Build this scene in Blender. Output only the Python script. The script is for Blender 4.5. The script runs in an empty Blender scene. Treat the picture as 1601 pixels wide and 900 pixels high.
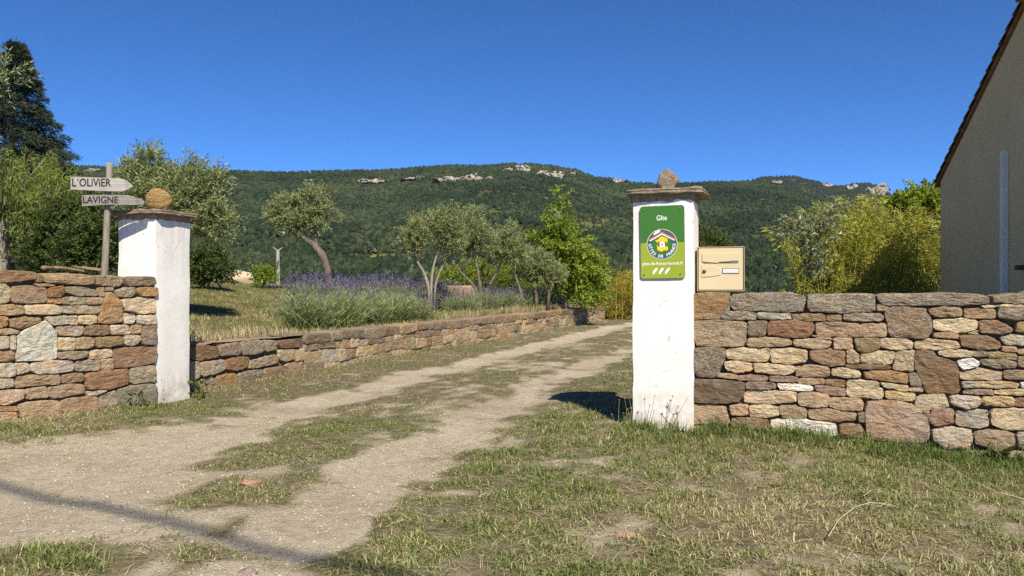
import bpy, math, random
import numpy as np
from mathutils import Vector, Matrix

# ------------------------------------------------------------------ camera, sky, sun, exposure
F = 1210.0            # focal length in pixels of a 1601-pixel-wide frame
EYE = 0.98
scene = bpy.context.scene
COL = scene.collection
cam_data = bpy.data.cameras.new("camera")
cam_data.sensor_width = 36.0
cam_data.lens = 36.0 * F / 1601.0
cam_data.clip_start = 0.05
cam_data.clip_end = 20000.0
cam = bpy.data.objects.new("camera", cam_data)
cam.location = (0, 0, EYE)
cam.rotation_euler = (math.radians(90), 0, 0)
COL.objects.link(cam)
scene.camera = cam

SUN_EL = math.radians(46.0)
SUN_AZ = math.atan2(0.30, -0.954)           # direction to the sun, from +Y towards +X
world = bpy.data.worlds.new("World")
scene.world = world
world.use_nodes = True
wn = world.node_tree.nodes
wl = world.node_tree.links
bg = wn["Background"]
sky = wn.new("ShaderNodeTexSky")
sky.sky_type = 'NISHITA'
sky.sun_disc = False
sky.sun_elevation = SUN_EL
sky.sun_rotation = SUN_AZ
sky.altitude = 300.0
sky.air_density = 0.42
sky.dust_density = 0.0
sky.ozone_density = 9.0
hsv = wn.new("ShaderNodeHueSaturation")
hsv.inputs["Saturation"].default_value = 1.11
wl.new(sky.outputs[0], hsv.inputs["Color"])
wl.new(hsv.outputs[0], bg.inputs[0])
bg.inputs[1].default_value = 0.122

sun_data = bpy.data.lights.new("sun", 'SUN')
sun_data.energy = 4.5
sun_data.angle = math.radians(0.53)
sun_data.color = (1.0, 0.92, 0.79)
sun = bpy.data.objects.new("sun", sun_data)
sdir = Vector((math.sin(SUN_AZ) * math.cos(SUN_EL), math.cos(SUN_AZ) * math.cos(SUN_EL), math.sin(SUN_EL)))
sun.rotation_euler = (-sdir).to_track_quat('-Z', 'Y').to_euler()
sun.location = (8, -18, 20)
COL.objects.link(sun)

scene.view_settings.view_transform = 'Standard'
scene.view_settings.look = 'None'
scene.view_settings.gamma = 1.0
scene.view_settings.use_curve_mapping = False
scene.view_settings.exposure = 0.68
scene.render.engine = 'CYCLES'
scene.cycles.max_bounces = 6
scene.cycles.transparent_max_bounces = 4
scene.cycles.use_denoising = False

# ------------------------------------------------------------------ helpers
random.seed(7)
RNG = np.random.default_rng(11)


def at(px, py, depth):
    """world point seen at photo pixel (px, py) at a depth along the view axis"""
    return np.array([(px - 800.0) / F * depth, depth, EYE + (450.0 - py) / F * depth])


def gpt(px, py, z=0.0):
    d = (EYE - z) * F / (py - 450.0)
    return np.array([(px - 800.0) / F * d, d])


def _hash(ix, iy, iz, seed):
    h = (ix.astype(np.int64) * 374761393 + iy.astype(np.int64) * 668265263 + iz.astype(np.int64) * 2147483647 + seed * 974634777) & 0xffffffff
    h = ((h ^ (h >> 13)) * 1274126177) & 0xffffffff
    h = ((h ^ (h >> 16)) * 2246822519) & 0xffffffff
    return ((h ^ (h >> 15)) & 0xffffff) / float(0xffffff)


def vnoise(x, y, z=None, seed=0):
    x = np.asarray(x, float); y = np.asarray(y, float)
    z = np.zeros_like(x) if z is None else np.asarray(z, float)
    ix, iy, iz = np.floor(x).astype(int), np.floor(y).astype(int), np.floor(z).astype(int)
    fx, fy, fz = x - ix, y - iy, z - iz
    fx, fy, fz = [t * t * (3 - 2 * t) for t in (fx, fy, fz)]
    r = 0
    for dx in (0, 1):
        for dy in (0, 1):
            for dz in (0, 1):
                w = (fx if dx else 1 - fx) * (fy if dy else 1 - fy) * (fz if dz else 1 - fz)
                r = r + w * _hash(ix + dx, iy + dy, iz + dz, seed)
    return r                                    # 0..1


def fbm(x, y, z=None, seed=0, octv=4, gain=0.5):
    a, t, s, f = 1.0, 0.0, 0.0, 1.0
    x = np.asarray(x, float); y = np.asarray(y, float)
    for o in range(octv):
        t = t + a * vnoise(x * f, y * f, None if z is None else np.asarray(z) * f, seed + o * 17)
        s += a; a *= gain; f *= 2.03
    return t / s


def sstep(a, b, x):
    t = np.clip((np.asarray(x, float) - a) / (b - a), 0, 1)
    return t * t * (3 - 2 * t)


def unit(v):
    v = np.asarray(v, float)
    return v / np.maximum(np.linalg.norm(v, axis=-1, keepdims=True), 1e-9)


def np_mesh(name, V, faces, smooth=False, tint=None, attrs=None):
    """V (n,3); faces: list of (k,3) / (k,4) index arrays"""
    me = bpy.data.meshes.new(name)
    V = np.ascontiguousarray(V, dtype=np.float32)
    faces = [np.asarray(f, dtype=np.int32) for f in faces if len(f)]
    me.vertices.add(len(V))
    me.vertices.foreach_set("co", V.ravel())
    loops = np.concatenate([f.ravel() for f in faces])
    sizes = np.concatenate([np.full(len(f), f.shape[1], dtype=np.int32) for f in faces])
    starts = np.concatenate([[0], np.cumsum(sizes)[:-1]]).astype(np.int32)
    me.loops.add(len(loops))
    me.loops.foreach_set("vertex_index", loops)
    me.polygons.add(len(sizes))
    me.polygons.foreach_set("loop_start", starts)
    me.polygons.foreach_set("use_smooth", np.full(len(sizes), bool(smooth)))
    at_ = dict(attrs or {})
    if tint is not None:
        at_["tint"] = tint
    for k, a in at_.items():
        la = me.attributes.new(k, 'FLOAT', 'POINT')
        la.data.foreach_set("value", np.ascontiguousarray(a, dtype=np.float32))
    me.update(calc_edges=True)
    return me


def link(name, me, mat=None, parent=None, loc=None, color=None):
    o = bpy.data.objects.new(name, me)
    COL.objects.link(o)
    if mat is not None and me is not None and not me.materials:
        me.materials.append(mat)
    if parent is not None:
        o.parent = parent
    if loc is not None:
        o.location = loc
    if color is not None:
        o.color = color
    return o


def tag(o, label=None, cat=None, group=None, kind=None):
    if label: o["label"] = label
    if cat: o["category"] = cat
    if group: o["group"] = group
    if kind: o["kind"] = kind
    return o


def empty(name, loc=(0, 0, 0), rz=0.0):
    o = bpy.data.objects.new(name, None)
    o.empty_display_size = 0.1
    o.location = loc
    o.rotation_euler = (0, 0, rz)
    COL.objects.link(o)
    return o


class MB:
    """collects vertices and faces"""
    def __init__(self):
        self.v, self.q, self.t, self.n = [], [], [], 0

    def add(self, V, Q=None, T=None):
        V = np.asarray(V, float)
        self.v.append(V)
        if Q is not None and len(Q): self.q.append(np.asarray(Q, int) + self.n)
        if T is not None and len(T): self.t.append(np.asarray(T, int) + self.n)
        self.n += len(V)

    def box(self, c, s, R=None):
        c = np.asarray(c, float); s = np.asarray(s, float) / 2
        V = np.array([[x, y, z] for z in (-1, 1) for y in (-1, 1) for x in (-1, 1)], float) * s
        if R is not None: V = V @ np.asarray(R).T
        self.add(V + c, [[0, 2, 3, 1], [4, 5, 7, 6], [0, 1, 5, 4], [2, 6, 7, 3], [0, 4, 6, 2], [1, 3, 7, 5]])

    def tube(self, path, rad, sides=6, cap=True):
        path = np.asarray(path, float); n = len(path)
        rad = np.broadcast_to(np.asarray(rad, float), (n,))
        tan = unit(np.gradient(path, axis=0))
        ref = np.array([0.31, 0.77, 0.55])
        a = unit(np.cross(tan, ref)); b = np.cross(tan, a)
        th = np.linspace(0, 2 * np.pi, sides, endpoint=False)
        ring = path[:, None, :] + rad[:, None, None] * (np.cos(th)[None, :, None] * a[:, None, :] + np.sin(th)[None, :, None] * b[:, None, :])
        V = ring.reshape(-1, 3)
        Q = []
        for i in range(n - 1):
            for j in range(sides):
                k = (j + 1) % sides
                Q.append([i * sides + j, i * sides + k, (i + 1) * sides + k, (i + 1) * sides + j])
        T = []
        if cap:
            V = np.vstack([V, path[0], path[-1]])
            for j in range(sides):
                k = (j + 1) % sides
                T.append([n * sides, k, j])
                T.append([n * sides + 1, (n - 1) * sides + j, (n - 1) * sides + k])
        self.add(V, Q, T)

    def prism(self, poly, y0, y1):
        """2-D outline (x,z), counter-clockwise seen from -Y, extruded from y0 (front) to y1"""
        P = np.asarray(poly, float); n = len(P)
        V = np.vstack([np.c_[P[:, 0], np.full(n, y0), P[:, 1]], np.c_[P[:, 0], np.full(n, y1), P[:, 1]],
                       [[P[:, 0].mean(), y0, P[:, 1].mean()], [P[:, 0].mean(), y1, P[:, 1].mean()]]])
        i = np.arange(n); k = (i + 1) % n
        self.add(V, np.c_[i, i + n, k + n, k], np.vstack([np.c_[np.full(n, 2 * n), i, k], np.c_[np.full(n, 2 * n + 1), k + n, i + n]]))

    def mesh(self, name, smooth=False, tint=None):
        V = np.vstack(self.v)
        fs = []
        if self.q: fs.append(np.vstack(self.q))
        if self.t: fs.append(np.vstack(self.t))
        return np_mesh(name, V, fs, smooth, tint)

    def build(self, name, mat, parent=None, smooth=False, loc=None):
        return link(name, self.mesh(name, smooth), mat, parent, loc)


def bevel(o, w=0.004, seg=2):
    m = o.modifiers.new("bevel", 'BEVEL')
    m.width = w; m.segments = seg; m.limit_method = 'ANGLE'
    return o


# ------------------------------------------------------------------ materials
class Mat:
    def __init__(self, name, rough=0.85, spec=0.3):
        self.m = bpy.data.materials.new(name)
        self.m.use_nodes = True
        self.n = self.m.node_tree.nodes
        self.l = self.m.node_tree.links
        self.b = self.n["Principled BSDF"]
        self.out = self.n["Material Output"]
        self.b.inputs["Roughness"].default_value = rough
        self.b.inputs["Specular IOR Level"].default_value = spec

    def node(self, t, **kw):
        nd = self.n.new(t)
        for k, v in kw.items():
            setattr(nd, k, v)
        return nd

    def set(self, sock, v):
        if isinstance(v, bpy.types.NodeSocket):
            self.l.new(v, sock)
        else:
            if isinstance(v, (tuple, list)) and len(v) == 3 and sock.type == 'RGBA': v = (*v, 1)
            sock.default_value = v

    def math(self, op, a, b=0.0, clamp=False):
        nd = self.node("ShaderNodeMath", operation=op, use_clamp=clamp)
        self.set(nd.inputs[0], a); self.set(nd.inputs[1], b)
        return nd.outputs[0]

    def mix(self, fac, a, b, mode='MIX'):
        nd = self.node("ShaderNodeMix", data_type='RGBA', blend_type=mode)
        self.set(nd.inputs[0], fac); self.set(nd.inputs[6], a); self.set(nd.inputs[7], b)
        return nd.outputs[2]

    def noise(self, vec, scale, detail=4, rough=0.55):
        nd = self.node("ShaderNodeTexNoise")
        self.l.new(vec, nd.inputs["Vector"])
        nd.inputs["Scale"].default_value = scale; nd.inputs["Detail"].default_value = detail
        nd.inputs["Roughness"].default_value = rough
        return nd.outputs["Fac"]

    def voro(self, vec, scale, feature='F1'):
        nd = self.node("ShaderNodeTexVoronoi", feature=feature)
        self.l.new(vec, nd.inputs["Vector"])
        nd.inputs["Scale"].default_value = scale
        return nd.outputs["Distance"]

    def ramp(self, fac, stops, interp='LINEAR'):
        nd = self.node("ShaderNodeValToRGB")
        nd.color_ramp.interpolation = interp
        e = nd.color_ramp.elements
        while len(e) > 1: e.remove(e[0])
        for i, (p, c) in enumerate(stops):
            if isinstance(c, (int, float)): c = (c, c, c)
            el = e[0] if i == 0 else e.new(p)
            el.position = p; el.color = (*c, 1)
        self.set(nd.inputs[0], fac)
        return nd.outputs[0]

    def map(self, v, a, b, c, d):
        nd = self.node("ShaderNodeMapRange")
        self.set(nd.inputs[0], v)
        for i, t in enumerate((a, b, c, d)): nd.inputs[1 + i].default_value = t
        return nd.outputs[0]

    def coord(self, which="Object"):
        return self.node("ShaderNodeTexCoord").outputs[which]

    def scale_vec(self, vec, s):
        nd = self.node("ShaderNodeVectorMath", operation='MULTIPLY')
        self.l.new(vec, nd.inputs[0]); nd.inputs[1].default_value = s
        return nd.outputs[0]

    def add_vec(self, vec, b):
        nd = self.node("ShaderNodeVectorMath", operation='ADD')
        self.l.new(vec, nd.inputs[0]); self.set(nd.inputs[1], b)
        return nd.outputs[0]

    def attr(self, name):
        return self.node("ShaderNodeAttribute", attribute_name=name).outputs["Fac"]

    def bump(self, h, strength=0.5, dist=0.01, normal=None):
        nd = self.node("ShaderNodeBump")
        nd.inputs["Strength"].default_value = strength; nd.inputs["Distance"].default_value = dist
        self.l.new(h, nd.inputs["Height"])
        if normal is not None: self.l.new(normal, nd.inputs["Normal"])
        self.l.new(nd.outputs[0], self.b.inputs["Normal"])
        return nd.outputs[0]

    def color(self, c):
        self.set(self.b.inputs["Base Color"], c)
        return self


def plain(name, c, rough=0.6, spec=0.4, var=0.12, scale=8.0, metal=0.0):
    k = Mat(name, rough, spec)
    n = k.noise(k.coord(), scale, 3)
    k.color(k.mix(1.0, c, k.ramp(n, [(0.3, 1 - var), (0.7, 1 + var)]), 'MULTIPLY'))
    k.b.inputs["Metallic"].default_value = metal
    return k.m


def leaf_mat(name, dark, light, back=None, transl=0.35, tcol=None, rough=0.55, spec=0.35):
    k = Mat(name, rough, spec)
    t = k.attr("tint")
    c = k.mix(t, dark, light)
    if back is not None:
        c = k.mix(k.node("ShaderNodeNewGeometry").outputs["Backfacing"], c, back)
    k.color(c)
    tr = k.node("ShaderNodeBsdfTranslucent")
    k.set(tr.inputs[0], tcol if tcol else c)
    mx = k.node("ShaderNodeMixShader"); mx.inputs[0].default_value = transl
    k.l.new(k.b.outputs[0], mx.inputs[1]); k.l.new(tr.outputs[0], mx.inputs[2])
    k.l.new(mx.outputs[0], k.out.inputs[0])
    return k.m


def make_stone_mat():
    k = Mat("sandstone", 0.92, 0.15)
    oi = k.node("ShaderNodeObjectInfo")
    off = k.math('MULTIPLY', oi.outputs["Random"], 137.0)
    cmb = k.node("ShaderNodeCombineXYZ")
    for i in range(3): k.l.new(off, cmb.inputs[i])
    P = k.add_vec(k.coord(), cmb.outputs[0])
    base = oi.outputs["Color"]
    n1 = k.noise(P, 7, 5, 0.6)
    n2 = k.noise(k.scale_vec(P, (1, 1, 2.6)), 26, 5, 0.65)
    n3 = k.noise(P, 120, 3, 0.6)
    c = k.mix(1.0, base, k.ramp(n2, [(0.25, 0.55), (0.5, 0.95), (0.75, 1.25)]), 'MULTIPLY')
    rust = k.mix(1.0, base, (0.95, 0.62, 0.36), 'MULTIPLY')
    c = k.mix(k.map(n1, 0.5, 0.68, 0, 0.5), c, rust)
    grey = k.mix(0.6, base, (0.30, 0.27, 0.22))
    c = k.mix(k.map(k.noise(P, 11, 4), 0.55, 0.72, 0, 0.6), c, grey)
    c = k.mix(1.0, c, k.ramp(n3, [(0.3, 0.72), (0.7, 1.2)]), 'MULTIPLY')
    # lichen: pale crusts, amount in the object's alpha
    li = k.math('LESS_THAN', k.voro(k.add_vec(P, k.noise(P, 30, 2)), 42), k.math('MULTIPLY', oi.outputs["Alpha"], 0.36))
    li = k.math('MULTIPLY', li, k.map(n1, 0.38, 0.5, 0, 0.9))
    c = k.mix(li, c, (0.58, 0.54, 0.43))
    k.color(c)
    h = k.math('ADD', k.math('MULTIPLY', n2, 1.0), k.math('MULTIPLY', n3, 0.45))
    h = k.math('ADD', h, k.math('MULTIPLY', k.noise(P, 9, 3), 1.2))
    k.bump(h, 0.85, 0.022)
    return k.m


M = {}
M["stone"] = make_stone_mat()
M["core"] = plain("wall_core_earth", (0.12, 0.094, 0.068), 0.95, 0.1, 0.4, 20)


def make_stucco():
    k = Mat("white_render", 0.9, 0.2)
    P = k.coord()
    sep = k.node("ShaderNodeSeparateXYZ"); k.l.new(P, sep.inputs[0])
    c = k.ramp(k.noise(P, 3.5, 5), [(0.3, (0.73, 0.70, 0.635)), (0.7, (0.82, 0.80, 0.745))])
    # splashed soil at the foot, a few ochre chips
    foot = k.math('MULTIPLY', k.map(sep.outputs[2], 0.0, 0.36, 1, 0), k.map(k.noise(P, 11, 6, 0.65), 0.36, 0.66, 0, 1))
    c = k.mix(k.math('MULTIPLY', foot, 0.9), c, (0.42, 0.33, 0.21))
    spots = k.math('MULTIPLY', k.math('LESS_THAN', k.voro(P, 13), 0.13), k.map(k.noise(P, 4, 2), 0.5, 0.62, 0, 0.7))
    c = k.mix(spots, c, (0.50, 0.38, 0.24))
    st = k.noise(k.scale_vec(P, (9, 9, 0.7)), 2.6, 5)
    c = k.mix(k.math('MULTIPLY', k.map(st, 0.5, 0.72, 0, 0.55), k.map(sep.outputs[2], 0.9, 1.62, 0, 1)), c, (0.42, 0.35, 0.26))
    c = k.mix(k.map(k.noise(P, 6, 6, 0.7), 0.56, 0.75, 0, 0.35), c, (0.55, 0.49, 0.40))
    crk = k.node('ShaderNodeTexVoronoi', feature='DISTANCE_TO_EDGE')
    k.l.new(k.add_vec(P, k.noise(P, 5, 4)), crk.inputs['Vector']); crk.inputs['Scale'].default_value = 2.2
    c = k.mix(k.math('MULTIPLY', k.math('LESS_THAN', crk.outputs['Distance'], 0.006), k.map(k.noise(P, 2.5, 2), 0.5, 0.6, 0, 0.5)), c, (0.34, 0.29, 0.22))
    k.color(c)
    h = k.math('ADD', k.math('MULTIPLY', k.noise(P, 22, 4), 0.5), k.math('MULTIPLY', k.noise(P, 160, 3), 0.5))
    k.bump(h, 0.35, 0.008)
    return k.m


M["stucco"] = make_stucco()


def make_house_render():
    k = Mat("beige_house_render", 0.95, 0.1)
    P = k.coord()
    c = k.ramp(k.noise(P, 0.9, 5), [(0.3, (0.66, 0.49, 0.255)), (0.7, (0.72, 0.55, 0.30))])
    c = k.mix(1.0, c, k.ramp(k.noise(P, 60, 3), [(0.3, 0.85), (0.7, 1.1)]), 'MULTIPLY')
    st = k.noise(k.scale_vec(P, (3, 3, 0.3)), 1.5, 4)
    c = k.mix(k.map(st, 0.55, 0.8, 0, 0.16), c, (0.30, 0.25, 0.19))
    k.color(c)
    k.bump(k.noise(P, 90, 3), 0.5, 0.008)
    return k.m


M["house"] = make_house_render()


def make_ground():
    k = Mat("dirt_and_turf_ground", 0.95, 0.1)
    P = k.coord()
    cov = k.attr("cover")
    n1 = k.noise(P, 1.3, 5, 0.6)
    n2 = k.noise(P, 14, 5, 0.65)
    n3 = k.noise(P, 90, 4, 0.7)
    n4 = k.noise(P, 300, 2, 0.6)
    dirt = k.ramp(n1, [(0.3, (0.45, 0.37, 0.25)), (0.5, (0.54, 0.455, 0.32)), (0.72, (0.60, 0.52, 0.38))])
    dirt = k.mix(1.0, dirt, k.ramp(n2, [(0.25, 0.78), (0.5, 1.0), (0.75, 1.16)]), 'MULTIPLY')
    dirt = k.mix(1.0, dirt, k.ramp(n3, [(0.25, 0.5), (0.45, 0.95), (0.75, 1.25)]), 'MULTIPLY')
    dirt = k.mix(1.0, dirt, k.ramp(n4, [(0.3, 0.55), (0.7, 1.35)]), 'MULTIPLY')
    dirt = k.mix(k.math('MULTIPLY', k.math('LESS_THAN', k.voro(P, 55), 0.23), k.map(n2, 0.4, 0.6, 0.05, 0.55)), dirt, (0.58, 0.53, 0.45))
    thatch = k.ramp(n2, [(0.28, (0.10, 0.083, 0.042)), (0.5, (0.205, 0.175, 0.092)), (0.72, (0.33, 0.285, 0.175))])
    thatch = k.mix(1.0, thatch, k.ramp(n3, [(0.25, 0.5), (0.75, 1.35)]), 'MULTIPLY')
    m = k.math('ADD', cov, k.math('MULTIPLY', k.math('SUBTRACT', n2, 0.5), 0.9))
    c = k.mix(k.map(m, 0.25, 0.7, 0, 1), dirt, thatch)
    k.color(c)
    h = k.math('ADD', k.math('MULTIPLY', n2, 1.2), k.math('ADD', k.math('MULTIPLY', n3, 0.8), k.math('MULTIPLY', n4, 0.4)))
    k.bump(h, 0.8, 0.03)
    return k.m


M["ground"] = make_ground()


def make_garden():
    k = Mat("garden_soil_and_thatch", 0.95, 0.1)
    P = k.coord()
    n2 = k.noise(P, 3.0, 5, 0.65); n3 = k.noise(P, 40, 4, 0.7)
    c = k.ramp(n2, [(0.3, (0.10, 0.105, 0.030)), (0.5, (0.18, 0.155, 0.055)), (0.72, (0.28, 0.225, 0.10))])
    c = k.mix(1.0, c, k.ramp(n3, [(0.25, 0.5), (0.75, 1.35)]), 'MULTIPLY')
    k.color(c)
    k.bump(n3, 0.8, 0.05)
    return k.m


M["garden"] = make_garden()


def make_hill():
    k = Mat("hillside_scrub_floor", 0.95, 0.05)
    P = k.coord()
    fld = k.attr("field")
    n2 = k.noise(P, 0.02, 5, 0.65); n3 = k.noise(P, 0.12, 4, 0.7)
    c = k.ramp(n2, [(0.3, (0.028, 0.040, 0.016)), (0.5, (0.052, 0.060, 0.025)), (0.75, (0.12, 0.10, 0.052))])
    c = k.mix(1.0, c, k.ramp(n3, [(0.25, 0.35), (0.75, 1.5)]), 'MULTIPLY')
    f = k.ramp(n3, [(0.3, (0.15, 0.145, 0.030)), (0.7, (0.27, 0.24, 0.055))])
    br = k.ramp(n3, [(0.3, (0.07, 0.070, 0.030)), (0.7, (0.15, 0.125, 0.060))])
    c = k.mix(k.map(fld, 0.05, 0.45, 0, 1), c, br)
    c = k.mix(k.map(fld, 0.6, 0.9, 0, 1), c, f)
    k.color(c)
    return k.m


M["hill"] = make_hill()


def make_forest(name, cols):
    k = Mat(name, 0.9, 0.05)
    r = k.node("ShaderNodeObjectInfo").outputs["Random"]
    P = k.node("ShaderNodeNewGeometry").outputs["Position"]
    big = k.noise(P, 0.0045, 5, 0.65)
    f = k.math('ADD', k.math('MULTIPLY', r, 0.7), k.math('MULTIPLY', k.math('SUBTRACT', big, 0.48), 2.1), True)
    c = k.ramp(f, cols)
    c = k.mix(1.0, c, k.ramp(k.noise(P, 0.9, 3, 0.7), [(0.3, 0.55), (0.7, 1.4)]), 'MULTIPLY')
    k.color(c)
    k.bump(k.noise(P, 0.8, 3, 0.7), 1.0, 1.2)
    return k.m


M["forest"] = make_forest("hillside_oak_scrub", [(0.0, (0.015, 0.027, 0.015)), (0.35, (0.029, 0.047, 0.023)), (0.65, (0.052, 0.070, 0.032)), (1.0, (0.092, 0.102, 0.045))])
M["forest_far"] = make_forest("hazed_mountain_scrub", [(0.0, (0.018, 0.030, 0.022)), (0.5, (0.028, 0.044, 0.028)), (1.0, (0.046, 0.062, 0.036))])  # bluer greens, distance haze put into the scrub colour


def make_cliff():
    k = Mat("pale_limestone_cliff", 0.95, 0.05)
    P = k.coord()
    n1 = k.noise(k.scale_vec(P, (1, 1, 0.35)), 0.12, 5, 0.65)
    n2 = k.noise(k.scale_vec(P, (1, 1, 2.5)), 0.5, 4, 0.65)
    c = k.ramp(n1, [(0.30, (0.12, 0.105, 0.085)), (0.45, (0.33, 0.28, 0.215)), (0.65, (0.48, 0.42, 0.34))])
    c = k.mix(1.0, c, k.ramp(n2, [(0.3, 0.65), (0.7, 1.15)]), 'MULTIPLY')
    k.color(c)
    k.bump(n1, 1.0, 4.0)
    return k.m


M["cliff"] = make_cliff()


def make_wood(name, c0, c1, sc=1.0):
    k = Mat(name, 0.85, 0.15)
    P = k.coord()
    g = k.noise(k.scale_vec(P, (2.0 * sc, 30, 30)), 3.0, 5, 0.65)
    c = k.ramp(g, [(0.3, c0), (0.7, c1)])
    c = k.mix(k.map(k.noise(P, 9, 4), 0.55, 0.75, 0, 0.5), c, tuple(0.55 * t for t in c0))
    k.color(c)
    k.bump(g, 0.6, 0.006)
    return k.m


M["grey_wood"] = make_wood("weathered_grey_board", (0.27, 0.245, 0.21), (0.47, 0.44, 0.39))
k_ = Mat("weathered_post", 0.9, 0.1)
g_ = k_.noise(k_.scale_vec(k_.coord(), (30, 30, 2)), 3, 5, 0.65)
k_.color(k_.ramp(g_, [(0.3, (0.15, 0.125, 0.095)), (0.7, (0.34, 0.30, 0.24))])); k_.bump(g_, 0.6, 0.006)
M["post_wood"] = k_.m
k_ = Mat("bark", 0.95, 0.1)
P_ = k_.coord()
g_ = k_.noise(k_.scale_vec(P_, (1, 1, 0.25)), 22, 5, 0.7)
k_.color(k_.ramp(g_, [(0.3, (0.075, 0.058, 0.042)), (0.7, (0.25, 0.21, 0.165))])); k_.bump(g_, 0.9, 0.03)
M["bark"] = k_.m
k_ = Mat("pale_bark", 0.95, 0.1)
g_ = k_.noise(k_.scale_vec(k_.coord(), (1, 1, 0.25)), 22, 5, 0.7)
k_.color(k_.ramp(g_, [(0.3, (0.16, 0.135, 0.105)), (0.7, (0.40, 0.35, 0.28))])); k_.bump(g_, 0.9, 0.02)
M["pale_bark"] = k_.m

M["olive_leaf"] = leaf_mat("olive_leaf", (0.095, 0.130, 0.028), (0.29, 0.325, 0.098), (0.34, 0.365, 0.18), 0.30)
M["willow_leaf"] = leaf_mat("willow_leaf", (0.10, 0.145, 0.022), (0.33, 0.37, 0.075), None, 0.42)
M["cedar_leaf"] = leaf_mat("cedar_needles", (0.012, 0.026, 0.014), (0.050, 0.072, 0.038), None, 0.12, rough=0.7)
M["bright_leaf"] = leaf_mat("bright_green_leaf", (0.12, 0.185, 0.016), (0.38, 0.455, 0.055), None, 0.42)
M["green_leaf"] = leaf_mat("dark_green_leaf", (0.038, 0.062, 0.014), (0.13, 0.165, 0.035), None, 0.3)
M["bamboo_leaf"] = leaf_mat("golden_bamboo_leaf", (0.19, 0.215, 0.022), (0.52, 0.51, 0.085), None, 0.42)
M["gold_leaf"] = leaf_mat("golden_cane_leaf", (0.18, 0.155, 0.014), (0.50, 0.40, 0.045), None, 0.38)
M["pale_leaf"] = leaf_mat("pale_glossy_leaf", (0.10, 0.13, 0.04), (0.40, 0.42, 0.22), None, 0.35, rough=0.4, spec=0.6)
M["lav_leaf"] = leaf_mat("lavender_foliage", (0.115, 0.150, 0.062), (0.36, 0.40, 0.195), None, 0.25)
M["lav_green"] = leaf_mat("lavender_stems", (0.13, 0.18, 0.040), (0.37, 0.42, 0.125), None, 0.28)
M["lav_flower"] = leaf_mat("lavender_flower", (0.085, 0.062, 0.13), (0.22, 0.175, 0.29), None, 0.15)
M["grass"] = None
# ------------------------------------------------------------------ layout of the place
ROT = math.radians(18)                     # the gate is turned 18 degrees to the view axis
AX = np.array([math.cos(ROT), -math.sin(ROT)])        # along the gate line, to the right
AY = np.array([math.sin(ROT), math.cos(ROT)])         # into the drive
LW0 = np.array([-3.27, 6.92])              # low wall, near end
LWD = unit(np.array([0.347, 0.938]))
LWN = np.array([-LWD[1], LWD[0]])          # towards the garden
LWLEN = 17.4
CL = np.array([-2.99, 6.5])                # left pillar, near corner
FLARE = math.radians(33)
FWD = np.array([-math.sin(FLARE), -math.cos(FLARE)])  # left wall, from the pillar towards the road
FWN = np.array([-math.cos(FLARE), math.sin(FLARE)])   # into the garden

T1 = np.array([(0, -2.5), (2, -2.35), (3.8, -2.2), (4.74, -2.12), (6.24, -1.78), (7.9, -1.28), (9.5, -0.785), (13, 0.45), (19.1, 2.5), (26, 5.0), (60, 17)])
T2 = np.array([(0, -1.05), (2, -0.97), (2.82, -0.89), (3.49, -0.81), (4.31, -0.64), (5.93, -0.2), (9.1, 0.78), (13, 2.05), (19, 4.0), (26, 6.5), (60, 18.5)])

PATCH = [  # grass or bare patches: photo pixel, radii, amount
    (90, 668, 150, 24, 1.1), (230, 650, 90, 16, 0.7), (70, 884, 130, 22, 1.0), (190, 856, 60, 12, 0.6), (330, 772, 50, 18, 0.9), (320, 795, 36, 10, 0.5), (440, 768, 44, 24, 0.8),
    (300, 735, 55, 9, 0.6), (480, 702, 90, 18, 0.75), (560, 668, 60, 14, 0.5), (380, 820, 60, 16, 0.6), (300, 865, 70, 14, 0.7), (420, 860, 50, 14, 0.6), (480, 885, 60, 12, 0.5),
    (700, 712, 60, 8, 0.5), (760, 752, 130, 20, 0.8), (640, 795, 45, 26, 0.8), (690, 830, 90, 22, 0.6), (560, 880, 70, 18, 0.8), (620, 862, 50, 14, 0.6),
    (120, 760, 160, 45, -1.0), (180, 820, 220, 40, -0.8), (330, 690, 130, 14, -0.7), (420, 742, 40, 8, -0.6), (620, 735, 90, 22, -0.6), (560, 800, 60, 30, -0.7), (500, 850, 50, 18, -0.5),
    (700, 770, 60, 7, -0.55), (760, 800, 100, 10, -0.35), (930, 850, 60, 18, -0.45), (1010, 815, 45, 10, -0.35), (740, 690, 70, 8, -0.5), (450, 760, 26, 9, -0.7), (1150, 840, 50, 12, -0.25),
]
PW = []
for (a, b, ra, rb, w) in PATCH:
    c = gpt(a, b); e = gpt(a, b + rb); g = gpt(a, b - rb)
    PW.append((c[0], c[1], ra * c[1] / F, max(abs(e[1] - c[1]), 0.04), abs(g[1] - c[1]), w))


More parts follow.
